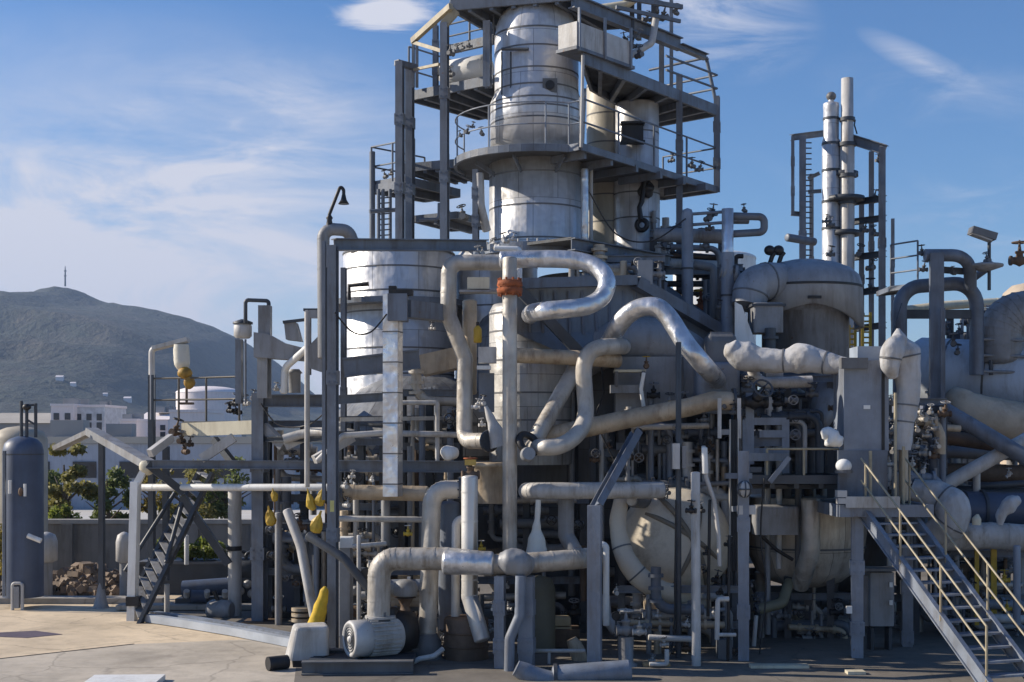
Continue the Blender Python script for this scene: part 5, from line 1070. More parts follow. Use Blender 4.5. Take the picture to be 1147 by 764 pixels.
# ------------------------------------------------------------------ left pipe-rack frame
t = thing('pipe_rack', 'blue-grey steel pipe-rack frame with a railed platform at the left of the plant', 'steel frame', G(290, 29))
col(291, 440, 697, 29, 15, .2, steel, t, base=True); col(373, 275, 738, 24.6, 11, .2, steel, t, base=True); col(385, 300, 740, 27.5, 6, .2, steel, t); col(363, 270, 560, 24.9, 4, .2, steel, t)
beam((374, 274, 24.7), (545, 275, 27.0), 13, mat=steel, t=t); beam((290, 449, 29), (376, 449, 29), 14, mat=steel, t=t); beam((165, 520, 29.1), (372, 521, 28.6), 9.5, mat=steel, t=t); beam((372, 522, 25.4), (560, 523, 26), 13, mat=steel, t=t)
beam((376, 486, 26.5), (560, 488, 27), 6, mat=steel_d, t=t); beam((290, 492, 29), (376, 492, 28), 6, mat=steel_d, t=t)
beam((385, 412, 26.5), (470, 402, 26.5), 22, wpx=6, mat=steel, t=t); beam((376, 448, 26), (440, 444, 26.5), 10, mat=steel, t=t)
m = MB(); m.box(W(292, 699, 29), (.7, .7, .16)); m.part('footing', brown, t)
# cream platform
a_, b_ = W(205, 479, 30.2), W(284, 476, 29.2)
m = MB(); m.bar(a_ - V(0, 0, .05), b_ - V(0, 0, .05), .1, .30); m.part('edge_beam', cream, t); m = MB(); m.slab([(a_.x, a_.y - .05), (b_.x, b_.y - .05), (b_.x + .3, b_.y + 2.0), (a_.x + .1, a_.y + 2.0)], a_.z + .14, .05); m.part('deck', grate, t)
z_ = a_.z + .14; add_rail(t, [V(W(170, 0, 30.5).x, 30.5, z_), V(W(231, 0, 30).x, 30.0, z_), V(W(268, 0, 29.5).x, 29.5, z_)], .98, 2, .95, M('brown_rail', (.12, .105, .085), .5), toe=False)
for x, y0, y1, Y in ((170, 420, 640, 30.5), (186, 500, 650, 31)): m = MB(); m.bar(W(x, y0, Y), W(x, y1, Y), .13, .13); m.part('post', steel_d, t)
# trusses
for p, q, w, mt in (((168, 508, 29), (192, 490, 29.6), .17, lgrey), ((226, 514, 29), (262, 490, 29), .2, lgrey), ((320, 500, 28.6), (345, 488, 28.6), .18, lgrey), ((165, 520, 29.1), (206, 552, 29.4), .16, steel_d), ((352, 515, 26), (395, 490, 26.5), .16, lgrey), ((204, 556, 29.6), (256, 632, 29.6), .17, steel_d), ((318, 500, 28.8), (296, 478, 29), .2, mgrey), ((240, 492, 29.6), (262, 520, 29.2), .15, steel_d)):
    m = MB(); m.bar(W(*p), W(*q), w * .8, w); m.part('brace', mt, t)
m = MB(); pp = fillet([W(318, 492, 28.4), W(345, 484, 28.4), W(372, 484, 28), W(400, 486, 28), W(420, 500, 28)], .8)[0]; m.tube(pp, .1, 10); m.part('curved_brace', lgrey, t)
pipe('white-topped tan arch pipe in front of the settling tank', [(356, 516, 25.6), (384, 488, 25.6), (428, 485, 25.8), (512, 487, 26)], 3.4, lgrey, 2, 0)
# canopy roof left
t = thing('canopy', 'small gabled canopy frame on a thin dark post, left of the rack', 'canopy', G(113, 31.5))
for p, q, w in (((64, 502, 32), (104, 483, 31.5), .11), ((102, 483, 31.5), (170, 522, 29.4), .17)): m = MB(); m.bar(W(*p), W(*q), .3, w); m.part('roof_beam', lgrey if w < .15 else mgrey, t)
m = MB(); m.bar(W(112, 490, 31.5), W(170, 520, 29.5), .12, .12); m.part('brace', steel_d, t)
m = MB(); m.bar(W(114, 492, 31.4), W(114, 660, 31.4), .12, .12); m.part('post', steel_d, t); p = W(113, 684, 31.4); p.z = 0; m = MB(); m.lathe(p, [(.2, 0), (.17, .06), (.10, .35), (.055, .6), (.05, .95)], 16); m.part('post_base', mgrey, t)
# white bent post
t = thing('bent_post', 'thick white bent post with a black collar at the yard edge', 'post', G(150, 29.2))
m = MB(); m.bar(G(148, 29.2), W(152, 540, 29.2), .18, .18); m.bar(W(151.5, 545, 29.2), W(163, 524, 29.2), .14, .14); m.part('post_body', white, t); m = MB(); m.box(W(150, 673, 29.2), (.28, .28, .2)); m.part('collar', black, t)
m = MB(); m.blob(W(165, 524, 29.2), (.16, .14, .16), wob=.3, wsc=6); m.part('knob', cream, t); m = MB(); m.box(W(148, 702, 29.1), (.7, .4, .08), .2); m.part('foot_plate', black, t)
# ladder stair
t = thing('steep_stair', 'steep dark steel ladder stair leaning up to the rack platform', 'staircase', G(160, 29))
for p, q in (((156, 700, 28.8), (238, 530, 29.8)), ((146, 672, 29.8), (226, 524, 30.8))): m = MB(); m.bar(W(*p), W(*q), .08, .18, (0, -1, .5)); m.part('stringer', steel_d, t)
m = MB()
for k in range(15): f = (k + .5) / 15; m.bar(W(156, 697, 28.8).lerp(W(238, 530, 29.8), f), W(146, 670, 29.8).lerp(W(226, 524, 30.8), f), .16, .03); 
m.part('tread', mgrey, t)
for p, q in (((140, 640, 29.8), (196, 552, 30.6)), ((186, 630, 29), (205, 560, 29.6))): m = MB(); m.tube([W(*p), W(*q)], .05, 8); m.part('handrail', steel_d, t)
pipe('slim white horizontal pipe crossing behind the rack column', [(155, 546, 29.8), (295, 546, 28.6), (368, 546, 28)], 4, white, seam=.8)
pipe('pale grey thick standpipe left of the rack column', [(263, 546, 30), (263, 700, 30)], 7.5, lgrey, seam=.7, name='standpipe')
m = MB(); m.lathe(W(262, 614, 30), [(.18, -.05), (.18, .05)], 18); m.thing('pipe_clamp', 'black clamp band on the thick standpipe left of the rack column', 'clamp', black)
pipe('thin grey standpipe right of the rack column', [(312, 575, 28.5), (312, 700, 28.5)], 4, mgrey, seam=0, name='standpipe')
pipe('pale leaning pipe strut right of the rack column', [(322, 572, 27.6), (337, 612, 27.4), (352, 690, 27)], 5.5, lgrey, 4, 0, name='strut')
pipe('dark hose-like bar sloping down across the tall column', [(345, 600, 24.2), (385, 625, 24.0), (420, 668, 23.9)], 5, steel_d, 5, 0, name='bar')
pipe('thin white upright pipe left of the tall column', [(344, 348, 27), (344, 545, 27)], 3, lgrey, seam=0, name='standpipe'); pipe('white hook-curved pipe left of the thin white pipe', [(318, 440, 28), (319, 412, 28), (344, 390, 27.4)], 4, white, 3, 0)
# inverted U duct with gooseneck lamp
pipe('grey inverted-J duct at the upper left of the plant', [(363, 400, 26.5), (362, 256, 26.5), (390, 258, 26.6), (399, 280, 26.7)], 7, mgrey, 1.6, 1.1, name='duct', cat='duct')
t = thing('gooseneck_lamp', 'black gooseneck lamp on top of the grey inverted-J duct', 'lamp', W(369, 251, 26.5))
m = MB(); m.tube(fillet([W(369, 252, 26.5), W(369, 240, 26.5), W(381, 209, 26.5), W(385, 212, 26.5), W(385, 222, 26.5)], .1)[0], .035, 8); m.part('arm', black, t)
m = MB(); m.lathe(W(385, 228, 26.5), [(.10, 0.0), (.11, -.01), (.06, .07), (.035, .18)], 18, caps=True); m.part('lamp_shade', black, t); m = MB(); m.lathe(W(369, 252, 26.5), [(.07, 0), (.05, .1), (.07, .14), (.03, .2)], 12); m.part('base', black, t)
# exhaust thing left (265-345,335-440)
t = thing('silencer', 'dark grey duct silencer with a square stack left of the inverted-J duct', 'duct', W(300, 430, 28))
m = MB(); m.box(W(297, 372, 28), (.25, .25, 1.1)); m.part('stack', mgrey, t); m = MB(); P = [(284, 372), (300, 374), (318, 384), (345, 391), (345, 404), (284, 400)]; q = [W(x, y, 27.8) for x, y in P]; m.add(q + [p + V(0, .5, 0) for p in q], [tuple(reversed(range(6))), tuple(range(6, 12))] + [(i, (i + 1) % 6, 6 + (i + 1) % 6, 6 + i) for i in range(6)]); m.part('duct_body', mgrey, t)
m = MB(); P = [(318, 361), (331, 361), (337, 382), (320, 380)]; q = [W(x, y, 27.7) for x, y in P]; m.add(q + [p + V(0, .35, 0) for p in q], [(3, 2, 1, 0), (4, 5, 6, 7)] + [(i, (i + 1) % 4, 4 + (i + 1) % 4, 4 + i) for i in range(4)]); m.part('hopper', mgrey, t); m = MB(); m.bar(W(317, 361, 27.7), W(343, 358, 27.7), .08, .06); m.part('lip', steel_d, t)
col(296, 400, 446, 28, 13, .2, mgrey, t, 'support')
pipe('thin dark inverted-U pipe over the square stack', [(275, 362, 28), (275, 336, 28), (301, 337, 28), (301, 345, 28)], 2.2, steel_d, 1.6, 0)
t = thing('pot', 'small white lidded pot on a post left of the square stack', 'tank', W(271, 378, 28.2)); m = MB(); m.lathe(W(272, 379, 28.2), [(.14, 0), (.19, .05), (.19, .26), (.16, .3)], 20); m.part('pot_body', lgrey, t); m = MB(); m.lathe(W(272, 379, 28.2), [(.21, .30), (.21, .34), (.05, .4)], 20); m.part('lid', steel_d, t)
m = MB(); m.bar(W(268, 380, 28.2), W(268, 452, 28.2), .13, .13); m.tube([W(275, 380, 28.1), W(275, 452, 28.1)], .025, 6); m.part('post', steel, t)
t = thing('bracket_post', 'short grey capped post left of the inverted-J duct', 'post', W(346, 420, 27)); m = MB(); m.bar(W(346, 350, 27), W(346, 420, 27), .08, .08); m.box(W(351, 352, 27), (.16, .14, .16)); m.part('post_body', mgrey, t); m = MB(); m.bar(W(340, 347, 27), W(357, 347, 27), .08, .05); m.part('cap', steel_d, t)
m = MB(); P = [(345, 388), (367, 366), (370, 420), (345, 412)]; q = [W(x, y, 26.9) for x, y in P]; m.add(q + [p + V(0, .5, 0) for p in q], [(3, 2, 1, 0), (4, 5, 6, 7)] + [(i, (i + 1) % 4, 4 + (i + 1) % 4, 4 + i) for i in range(4)]); m.thing('chute', 'grey sheet-metal chute under the inverted-J duct', 'chute', mgrey)
t = thing('vent_pot', 'squat grey capped vent left of the thin white pipe', 'vent', W(333, 440, 28.4)); m = MB(); m.lathe(W(330, 440, 28.4), [(.13, 0), (.13, .4), (.17, .42), (.1, .5)], 18); m.part('body', mgrey, t)
clutter('pale small fittings on the rack platform top beside the column', [(283, 446, 29, 5), (300, 436, 28.6, 4), (309, 436, 28.6, 4), (318, 438, 28.4, 4), (276, 452, 29.2, 5)], 61, mat=lgrey)
clutter('dark valve bunch on the cream platform', [(262, 452, 29.6, 6), (258, 460, 29.6, 5), (266, 462, 29.6, 5)], 62, mat=black)
clutter('dark hanging fittings under the cream platform', [(196, 484, 30, 8), (203, 494, 30, 6), (208, 506, 30, 6), (212, 498, 30, 5)], 63, mat=brown)
for k, (x, Y) in enumerate(((352, 25.2), (352, 25.6))): pass
# lamp with canvas
t = thing('platform_lamp', 'arm lamp post with a cream canvas shade at the platform corner', 'lamp', W(170, 470, 30.5)); m = MB(); m.tube(fillet([W(170, 470, 30.5), W(170, 391, 30.5), W(211, 381, 30.3)], .12)[0], .07, 10); m.part('post', lgrey, t)
m = MB(); m.bar(W(172, 390, 30.45), W(211, 380, 30.3), .2, .09); m.part('arm_cover', lgrey, t)
wrapped('cream canvas sack hanging from the arm lamp', [(203, 386, 30.3, 8), (203, 395, 30.3, 9), (204, 406, 30.3, 9), (206, 414, 30.3, 6)], M('cream_canvas', (.62, .59, .5), .85, bump=.3, fine=12), 'sack', 'canvas_sack', .08, 5, 16)
t = thing('warning_lamp', 'yellow-brown lamp head on a rod under the canvas sack', 'lamp', W(209, 452, 30.2)); m = MB(); m.blob(W(207, 418, 30.2), (.16, .14, .14), wob=.2, wsc=7); m.blob(W(212, 428, 30.2), (.12, .1, .16), wob=.25, wsc=7); m.part('head', M('ochre_paint', (.35, .2, .03), .6, 0, .4, 8), t); m = MB(); m.tube([W(209, 425, 30.2), W(209, 452, 30.2)], .03, 8); m.box(W(209, 452, 30.2), (.3, .2, .05)); m.part('rod', brown, t)
# yellow sleeves
for k, (x, y, rx, rz, l) in enumerate(((359, 558, 7, 9, 'uppermost yellow bag strapped by the tall column'), (348, 562, 5, 10, 'yellow bag left of the uppermost yellow bag'), (355, 587, 7, 10, 'lower yellow bag by the tall column'), (303, 580, 6, 9, 'yellow bag beside the rack column'), (307, 556, 4, 6, 'small pale yellow tag bag right of the rack column'))):
    p = W(x, y, 25.6 if x > 330 else 28.2); s_ = S(p.y); m = MB(); rg_ = random.Random(k); la = rg_.uniform(-.35, .35); hh = rz * s_
    m.tube([p + V(la * u * hh, 0, u * hh) for u in (1.5, 1.0, .7, .2, -.4, -.85, -1.0)], [rx * s_ * q for q in (.12, .22, .62, .9, 1.0, .75, .2)], 8, wob=.5, wsc=8); m.sm = [False] * len(m.sm)
    m.v = [(x, p.y + (y - p.y) * .6, z) for x, y, z in m.v]; m.thing('yellow_bag', l, 'bag', yellow, 'yellow bags tied round the rack columns')
m = MB(); m.box(W(372, 567, 24.3), (.07, .03, .2)); m.thing('tag_plate', 'pale yellow tag on the tall column', 'tag', M('pale_yellow', (.6, .55, .2), .6))
wrapped('yellow fabric sleeve leaning on the white box by the tall column', [(364, 657, 24.3, 1.5), (363, 664, 24.3, 5), (358, 684, 24.3, 8), (353, 700, 24.3, 9), (351, 706, 24.3, 7)], M('yellow_cloth', (.6, .4, .03), .8, 0, .12, 5, (.3, .17, .02), .5, .5, 12, False), 'sleeve', 'fabric_sleeve', .14, 6, 18)
# white box
t = thing('equipment_box', 'white round-shouldered equipment cover on a dark plinth, front left', 'box', G(348, 23.6)); p = W(346, 718, 23.6); m = MB(); m.rbox(p, (.66, .62, .58), .1, .25); m.v = [(p.x + (x - p.x) * (1 - (z - p.z) * .35) + (z - p.z) * .12, y, z) for x, y, z in m.v]; m.part('cover', lgrey, t); m = MB(); m.box(p + V(.02, 0, -.36), (.62, .6, .15), .2); m.box(p + V(.2, -.1, -.3), (.4, .4, .16), -.4); m.part('plinth', black, t)
m = MB(); m.tube([G(300, 22.9) + V(0, 0, .13), G(322, 23.1) + V(0, 0, .13)], .12, 16); m.thing('roll', 'dark rubber roll on the ground left of the white cover', 'roll', black)
# motor skid
t = thing('skid_beam', 'dark channel-steel skid under the motor', 'skid', G(400, 22.9)); m = MB(); a_, b_ = W(338, 755, 22.5), W(463, 757, 22.6); a_.z = b_.z = .13; m.ibeam(a_, b_, .2, .22); m.ibeam(a_ + V(0, 1.3, 0), b_ + V(0, 1.3, 0), .2, .22); m.part('rail', dgrey, t); m = MB(); m.box((a_ + b_) / 2 + V(0, .65, .0), (1.8, 1.1, .1)); m.part('tray', steel_d, t)
t = thing('electric_motor', 'round white-grey electric motor on the skid, front left', 'motor', W(415, 745, 23.2)); d = V(-.86, -.5, .0).normalized(); c_ = W(418, 714, 23.4)
m = MB(); m.lathe(c_, [(.26, -.5), (.30, -.46), (.30, .12), (.325, .14), (.325, .42), (.30, .455), (.26, .46), (.25, .44), (.06, .44), (.05, .47), (0, .475)], 32, d); m.part('housing', lgrey, t)
m = MB()
for k in range(26): a = 2 * math.pi * k / 26; u = d.orthogonal().normalized(); w = d.cross(u); q = u * math.cos(a) + w * math.sin(a); m.bar(c_ + q * .31 - d * .42, c_ + q * .31 + d * .1, .012, .035, q)
m.part('cooling_fin', lgrey, t)
m = MB()
for k in range(4): m.torus(c_ + d * .448, d, .08 + .045 * k, .007, 28, 5)
m.part('fan_grille', steel_d, t)
m = MB(); m.box(c_ + V(-.02, -.31, .08), (.16, .02, .1), .53); m.part('nameplate', alu, t)
m = MB(); m.box(c_ + V(.1, .15, .36), (.24, .24, .14)); m.part('terminal_box', dgrey, t); m = MB(); m.box(c_ + V(-.05, 0, -.38), (.5, .45, .1), .6); m.tube([c_ + V(-.28, -.25, -.3), c_ + V(-.2, -.3, -.5)], .04, 8); m.part('foot', steel_d, t)
t = thing('pump', 'dark iron pump behind the motor under the fat elbow', 'pump', W(445, 745, 23.9)); m = MB(); m.lathe(W(446, 708, 23.9), [(.2, -.3), (.36, -.25), (.4, 0), (.36, .2), (.22, .28)], 24, d); m.lathe(W(436, 700, 23.8), [(.2, 0), (.22, .1), (.16, .14), (.17, .3)], 18); m.part('casing', black, t)
m = MB(); 
for y in (692, 697): m.lathe(W(426, y, 23.6), [(.27, 0), (.27, .04)], 22)
m.part('flange', lgrey, t)
t = thing('valve_actuator', 'grey domed valve actuator on a dark valve right of the motor', 'actuator', W(455, 735, 24)); m = MB(); m.lathe(W(454, 664, 24), [(.18, -.06), (.22, -.03), (.225, .1), (.19, .19), (.1, .235), (0, .24)], 26); m.part('dome', mgrey, t); m = MB(); m.lathe(W(454, 666, 24), [(.2, -.05), (.14, -.07), (.08, -.2), (.1, -.3), (.2, -.34), (.22, -.5), (.14, -.66), (.2, -.72), (.2, -1.0)], 20); m.part('valve_body', brown, t)
m = MB(); m.blob(W(440, 660, 24), (.1, .1, .12)); m.part('side_cap', lgrey, t)
t = thing('base_drum', 'dark drum plinth under the inverted-J pipe', 'plinth', G(475, 24.2)); m = MB(); p = W(476, 752, 24.2); p.z = 0; m.lathe(p, [(.32, 0), (.3, .3), (.22, .46)], 26); m.part('body', dgrey, t)
t = thing('rusty_drum', 'rust-brown half-shaded drum on the ground at bottom centre', 'drum', G(522, 24)); p = G(522, 24.2); m = MB(); m.lathe(p, [(.40, 0), (.40, .72), (.36, .76), (0, .78)], 32); m.part('body', brown, t); m = MB(); 
for z in (.25, .5): m.torus(p + V(0, 0, z), (0, 0, 1), .405, .02, 32, 6)
m.part('hoop', brown, t)
pipe('pale flexible hose looped over the dark drum plinth', [(462, 742, 23.5), (470, 738, 23.5), (486, 735, 23.5), (496, 727, 23.6)], 3, lgrey, 2, 0, name='hose')
t = thing('end_drum', 'dark olive upright drum behind the blue double column', 'drum', G(604, 25)); shell(t, 604, 25, [(18, 745), (18, 660), (14, 648), (0, 644)], M('olive_drum', (.12, .11, .075), .6), 28)
for k, (y, w, l) in enumerate(((695, 1, 'tan sunlit sack, top of the small pile beside the column'), (705, 1.1, 'tan sunlit sack, middle of the small pile'), (717, 1.25, 'tan sunlit sack, bottom of the small pile'))):
    m = MB(); m.rbox(W(628, y, 25.6), (.38 * w, .4, .15), .07); m.thing('sack', l, 'sack', M('tan_sack%d' % k, (.5, .4, .24), .85, bump=.3), 'tan sacks piled beside the column')
t = thing('crate_stand', 'low slatted stand under the tan sacks', 'stand', G(628, 25.6)); m = MB(); m.box(V(G(628, 25.6).x, 25.6, .2), (.7, .6, .34)); m.part('stand', brown, t)
pipe('thin pale pipe rail on the ground right of the blue double column', [(596, 690, 23.6), (598, 729, 23.6), (655, 729, 23.6)], 2.2, lgrey, 1, 0); pipe('short thin pale prop under the ground rail', [(615, 731, 23.6), (615, 752, 23.6)], 1.8, lgrey, seam=0, name='prop')
wrapped('rosy tan wrapped pipe end beside the front blue post', [(640, 716, 24, 6), (646, 728, 24, 9), (650, 740, 24, 9), (655, 748, 24, 5)], tan_cl, 'pipe', 'wrapped_pipe', .12, 5)
# low skid beams on yard
t = thing('kerb_rail', 'pale blue pair of low steel kerb rails curving over the yard', 'kerb', G(240, 26)); 
for k, off in ((0, 0), (1, .5)):
    m = MB(); P = [V(*gp(164, 697), .1) + V(0, off, 0), V(*gp(205, 703), .1) + V(0, off, 0), V(*gp(265, 713), .1) + V(0, off, 0), V(*gp(335, 727), .1) + V(0, off, 0)]
    for a_, b_ in zip(P, P[1:]): m.bar(a_, b_, .18, .16)
    m.part('rail', steel_l if k else M('pale_kerb', (.36, .39, .43), .5), t)
m = MB(); m.box(W(162, 707, 28.3), (.35, .3, .12)); m.thing('foot_block', 'dark block at the end of the kerb rails', 'block', black)
m = MB(); p = V(*gp(140, 762), .05); m.box(p + V(.12, -.62, 0), (1.15, 1.2, .10), .05); m.thing('slab', 'white slab lying on the pavement at the bottom edge', 'slab', white)
m = MB(); q = [gp(0, 709), gp(40, 707), gp(70, 711), gp(30, 715), gp(-20, 713)]; m.slab(q, .012, .006); m.thing('shadow_patch', 'purplish dark patch painted as a shadow on the tan yard', 'cover', M('purple_shadow', (.13, .10, .12), .6, .2))  # thin dark purplish slab stands in for a shadow on the yard
# ---------------- left yard
t = thing('pressure_tank', 'upright navy blue tank with a domed top at the left', 'tank', G(26, 31.5)); shell(t, 26, 31.5, [(22, 668), (22, 505), (20, 497), (15, 492), (7, 489), (0, 488)], navy, 40); bands(t, 26, 31.5, [(22, 508)], steel_d)
m = MB(); m.bar(W(5, 505, 30.9), W(5, 668, 30.9), .06, .06); m.part('strut', steel, t)
m = MB(); m.tube([W(11, 538, 30.95), W(11, 553, 30.95)], .04, 8); m.tube([W(28, 542, 30.95), W(28, 556, 30.95)], .035, 8); m.tube([W(31, 600, 30.9), W(46, 606, 30.9)], .06, 8); m.part('nozzle', white, t)
m = MB(); m.blob(W(23, 551, 31.0), (.05, .05, .1)); m.part('gauge', brown, t)
t = thing('tank_top_frame', 'thin dark rail frame standing on the navy tank', 'frame', W(30, 490, 31.5)); m = MB()
for x, y0 in ((24, 449), (30, 454), (40, 452)): m.tube([W(x, y0, 31.4), W(x, 490, 31.4)], .04, 8)
m.tube([W(28, 454, 31.4), W(41, 453, 31.4)], .03, 8); m.tube([W(30, 470, 31.4), W(40, 476, 31.4)], .025, 8); m.part('frame', steel_d, t); m = MB(); m.blob(W(30, 456, 31.3), (.1, .08, .08)); m.part('fitting', black, t)
t = thing('storage_tank', 'tan domed tank partly hidden behind the navy tank', 'tank', G(22, 36)); shell(t, 22, 36, [(30, 640), (30, 492), (26, 484), (14, 479), (0, 477)], M('sand_tank', (.42, .37, .29), .7), 36)
for x, Y, w, h, l in ((52, 33.4, 12, 47, 'squat light grey vent bollard beside the navy tank'), (139, 33.2, 9, 36, 'narrow light grey vent bollard beside the white bent post')):
    t = thing('vent_bollard', l, 'bollard', G(x, Y)); p = G(x, Y); r = w * S(Y); zt = W(x, 597, Y).z; m = MB(); m.lathe(p, [(r * .55, 0), (r * .55, zt * .6)], 22); m.part('stem', mgrey, t); m = MB(); m.lathe(p + V(0, 0, zt * .55), [(r * .6, 0), (r, .04), (r, zt * .32), (r * .8, zt * .42), (r * .3, zt * .46), (0, zt * .47)], 24); m.part('hood', lgrey, t)
t = thing('pipe_hoop', 'small grey pipe hoop at the foot of the navy tank', 'pipe hoop', G(19, 31.0)); m = MB(); m.tube(fillet([V(G(14, 31).x, 31, 0), V(G(14, 31).x, 31, .62), V(G(25, 31).x, 31, .62), V(G(25, 31).x, 31, 0)], .06)[0], .04, 8); m.part('hoop', lgrey, t); m = MB(); m.box(V(G(19, 31).x, 31, .3), (.12, .1, .5)); m.part('valve_stub', mgrey, t)
t = thing('planter', 'dark planter trough holding the bright hedge', 'planter', G(214, 34.5)); p = G(218, 34.5); m = MB(); m.box(p + V(0, 0, .4), (2.6, .9, .8)); m.part('trough', steel_d, t); m = MB(); m.box(p + V(0, 0, .81), (2.7, 1.0, .06)); m.part('rim', dgrey, t)
t = thing('generator_skid', 'dark horizontal cylinder machine on a skid behind the thick standpipe', 'machine', G(230, 31.5)); m = MB(); m.tube([W(205, 660, 31.5), W(262, 656, 31.5)], .2, 20); m.tube([W(215, 668, 31.2), W(232, 668, 31.2)], .15, 16); m.part('cylinder', navy, t); m = MB(); m.box(V(W(233, 0, 31.5).x, 31.5, .18), (1.4, .6, .12)); m.part('skid', steel_d, t); m = MB()
for x in (209, 232, 252): m.tube([W(x, 668, 31.1), W(x, 662, 31.0)], .07, 12)
m.part('cap', lgrey, t)
t = thing('pump', 'small dark blue pump at the foot of the thick standpipe', 'pump', G(248, 30)); p = W(247, 683, 29.8); m = MB(); m.lathe(p, [(.18, -.28), (.22, -.2), (.22, .2), (.16, .28)], 20, (1, -.3, 0)); m.part('casing', mgrey, t); m = MB(); m.box(p - V(0, 0, .26), (.7, .35, .1)); m.part('base', black, t); m = MB(); m.tube([p + V(-.05, 0, .2), p + V(-.15, 0, .42)], .05, 8); m.part('outlet', black, t)
pipe('short white capped standpipe by the ladder foot', [(187, 690, 30), (187, 655, 30)], 3, lgrey, seam=0, name='standpipe'); pipe('thin white pipe behind the ladder', [(209, 600, 32), (209, 632, 32)], 2.5, white, seam=0, name='standpipe')
m = MB(); m.box(V(*gp(215, 683), .08), (3.4, .5, .1)); m.thing('low_step', 'low grey concrete step behind the kerb rails', 'step', conc_grey)
# machinery between rack columns (300-370, 600-700)
def machine(label, px, Y, w, h, seed, mat=navy):
    rg = random.Random(seed); p = G(px, Y); t = thing('engine', label, 'machine', p)
    m = MB(); m.box(p + V(0, 0, h * .3), (w, .7, h * .5)); m.lathe(p + V(0, -.1, h * .65), [(.26, -w * .45), (.3, -w * .3), (.3, w * .3), (.22, w * .45)], 20, (1, 0, 0)); m.part('block', mat, t); m = MB()
    for k in range(5): m.lathe(p + V(rg.uniform(-.45, .45) * w, -.4, h * rg.uniform(.2, .8)), [(.1, 0), (.1, .07), (.05, .1)], 12, (0, -1, 0))
    m.part('cap', lgrey, t); m = MB()
    for k in range(4): x = rg.uniform(-.45, .45) * w; m.tube(fillet([p + V(x, -.2, h * .5), p + V(x, -.2, h * .95), p + V(x + .25, -.1, h * 1.02), p + V(x + .3, -.1, h * .6)], .1)[0], .04, 8)
    m.part('hose', steel_d, t); m = MB(); m.box(p + V(0, 0, .07), (w * 1.1, .9, .14)); m.part('bed', black, t)
machine('navy engine block with pale caps between the two rack columns', 326, 30, 1.1, 1.5, 5); machine('dark engine block right of the tall column, deep in shade', 402, 28.5, 1.2, 1.2, 6, dgrey); machine('dark engine behind the thick standpipe, left of the rack column', 280, 32, .9, 1.3, 7, steel_d)
for k, y in enumerate((684, 690, 696)):
    m = MB(); m.lathe(W(338, y, 28.4), [(.22, 0), (.22, .07)], 18); m.thing('plate_weight', ('round tan plate, top of the stack behind the leaning strut', 'round tan plate in the middle of the stack behind the leaning strut', 'round tan plate, bottom of the stack behind the leaning strut')[k], 'plate', tan_cl)
t = thing('capped_post', 'white capped square post right of the tall column', 'post', G(388, 25)); m = MB(); m.bar(G(388, 25), W(388, 612, 25), .2, .2); m.part('post_body', mgrey, t); m = MB(); m.rbox(W(388, 607, 25), (.3, .3, .2), .06); m.part('cap', white, t)
# ------------------------------------------------------------------ shaded interior: rack piping, columns, small yellow fittings, shed added to darken the gaps
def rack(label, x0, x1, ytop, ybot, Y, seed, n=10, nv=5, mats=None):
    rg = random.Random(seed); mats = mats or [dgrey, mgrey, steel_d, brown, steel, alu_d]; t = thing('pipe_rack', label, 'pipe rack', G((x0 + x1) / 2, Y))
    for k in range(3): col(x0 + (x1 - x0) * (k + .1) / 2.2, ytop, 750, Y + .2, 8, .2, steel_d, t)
    for y in (ytop, (ytop + ybot) / 2): beam((x0, y, Y + .1), (x1, y, Y + .1), 8, mat=steel, t=t)
    for k in range(n):
        y = rg.uniform(ytop, ybot); r = rg.uniform(2, 7) * S(Y); yy = Y + rg.uniform(-.5, 1.2); a, b = rg.uniform(x0, x0 + (x1 - x0) * .4), rg.uniform(x0 + (x1 - x0) * .6, x1); m = MB()
        P = [W(a, y, yy), W(b, y + rg.uniform(-4, 4), yy)]
        if rg.random() < .6: P.append(W(b, min(ybot + 30, y + rg.uniform(30, 120)), yy))
        if rg.random() < .3: P.insert(0, W(a, y - rg.uniform(20, 60), yy))
        m.tube(fillet(P, r * 3)[0] if len(P) > 2 else P, r, 10)
        for f in (.2, .5, .8):
            ring_at(m, P[0].lerp(P[1], f), P[1] - P[0], r, .06, 1.45)
        m.part('pipe', rg.choice(mats), t)
    for k in range(n // 2):
        x = rg.uniform(x0, x1); m = MB(); y = rg.uniform(ytop, ybot - 30); m.tube([W(x, y, Y - .3), W(x, rg.uniform(y + 50, 750), Y - .3)], rg.uniform(1.5, 4) * S(Y), 8); m.part('riser', rg.choice(mats), t)
    for k in range(nv): add_valve(t, W(rg.uniform(x0, x1), rg.uniform(ytop, ybot), Y - .4), rg.uniform(4, 8) * S(Y), (1, 0, 0), (0, -.3, 1) if rg.random() < .6 else (0, -1, 0), rg.choice([black, dgrey, brown, mgrey]), rg.choice([black, steel_d, mgrey]))
    return t
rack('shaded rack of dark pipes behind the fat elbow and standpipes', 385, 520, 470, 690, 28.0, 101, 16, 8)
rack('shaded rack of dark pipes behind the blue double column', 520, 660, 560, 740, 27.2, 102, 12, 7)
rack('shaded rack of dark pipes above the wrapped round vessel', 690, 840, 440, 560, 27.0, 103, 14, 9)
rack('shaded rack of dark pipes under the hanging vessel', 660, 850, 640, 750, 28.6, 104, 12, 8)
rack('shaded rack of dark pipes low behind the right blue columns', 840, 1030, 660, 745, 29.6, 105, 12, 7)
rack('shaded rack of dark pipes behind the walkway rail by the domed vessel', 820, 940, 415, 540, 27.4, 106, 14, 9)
rack('shaded rack of dark pipes behind the staircase', 1000, 1180, 600, 740, 27.8, 107, 18, 9)
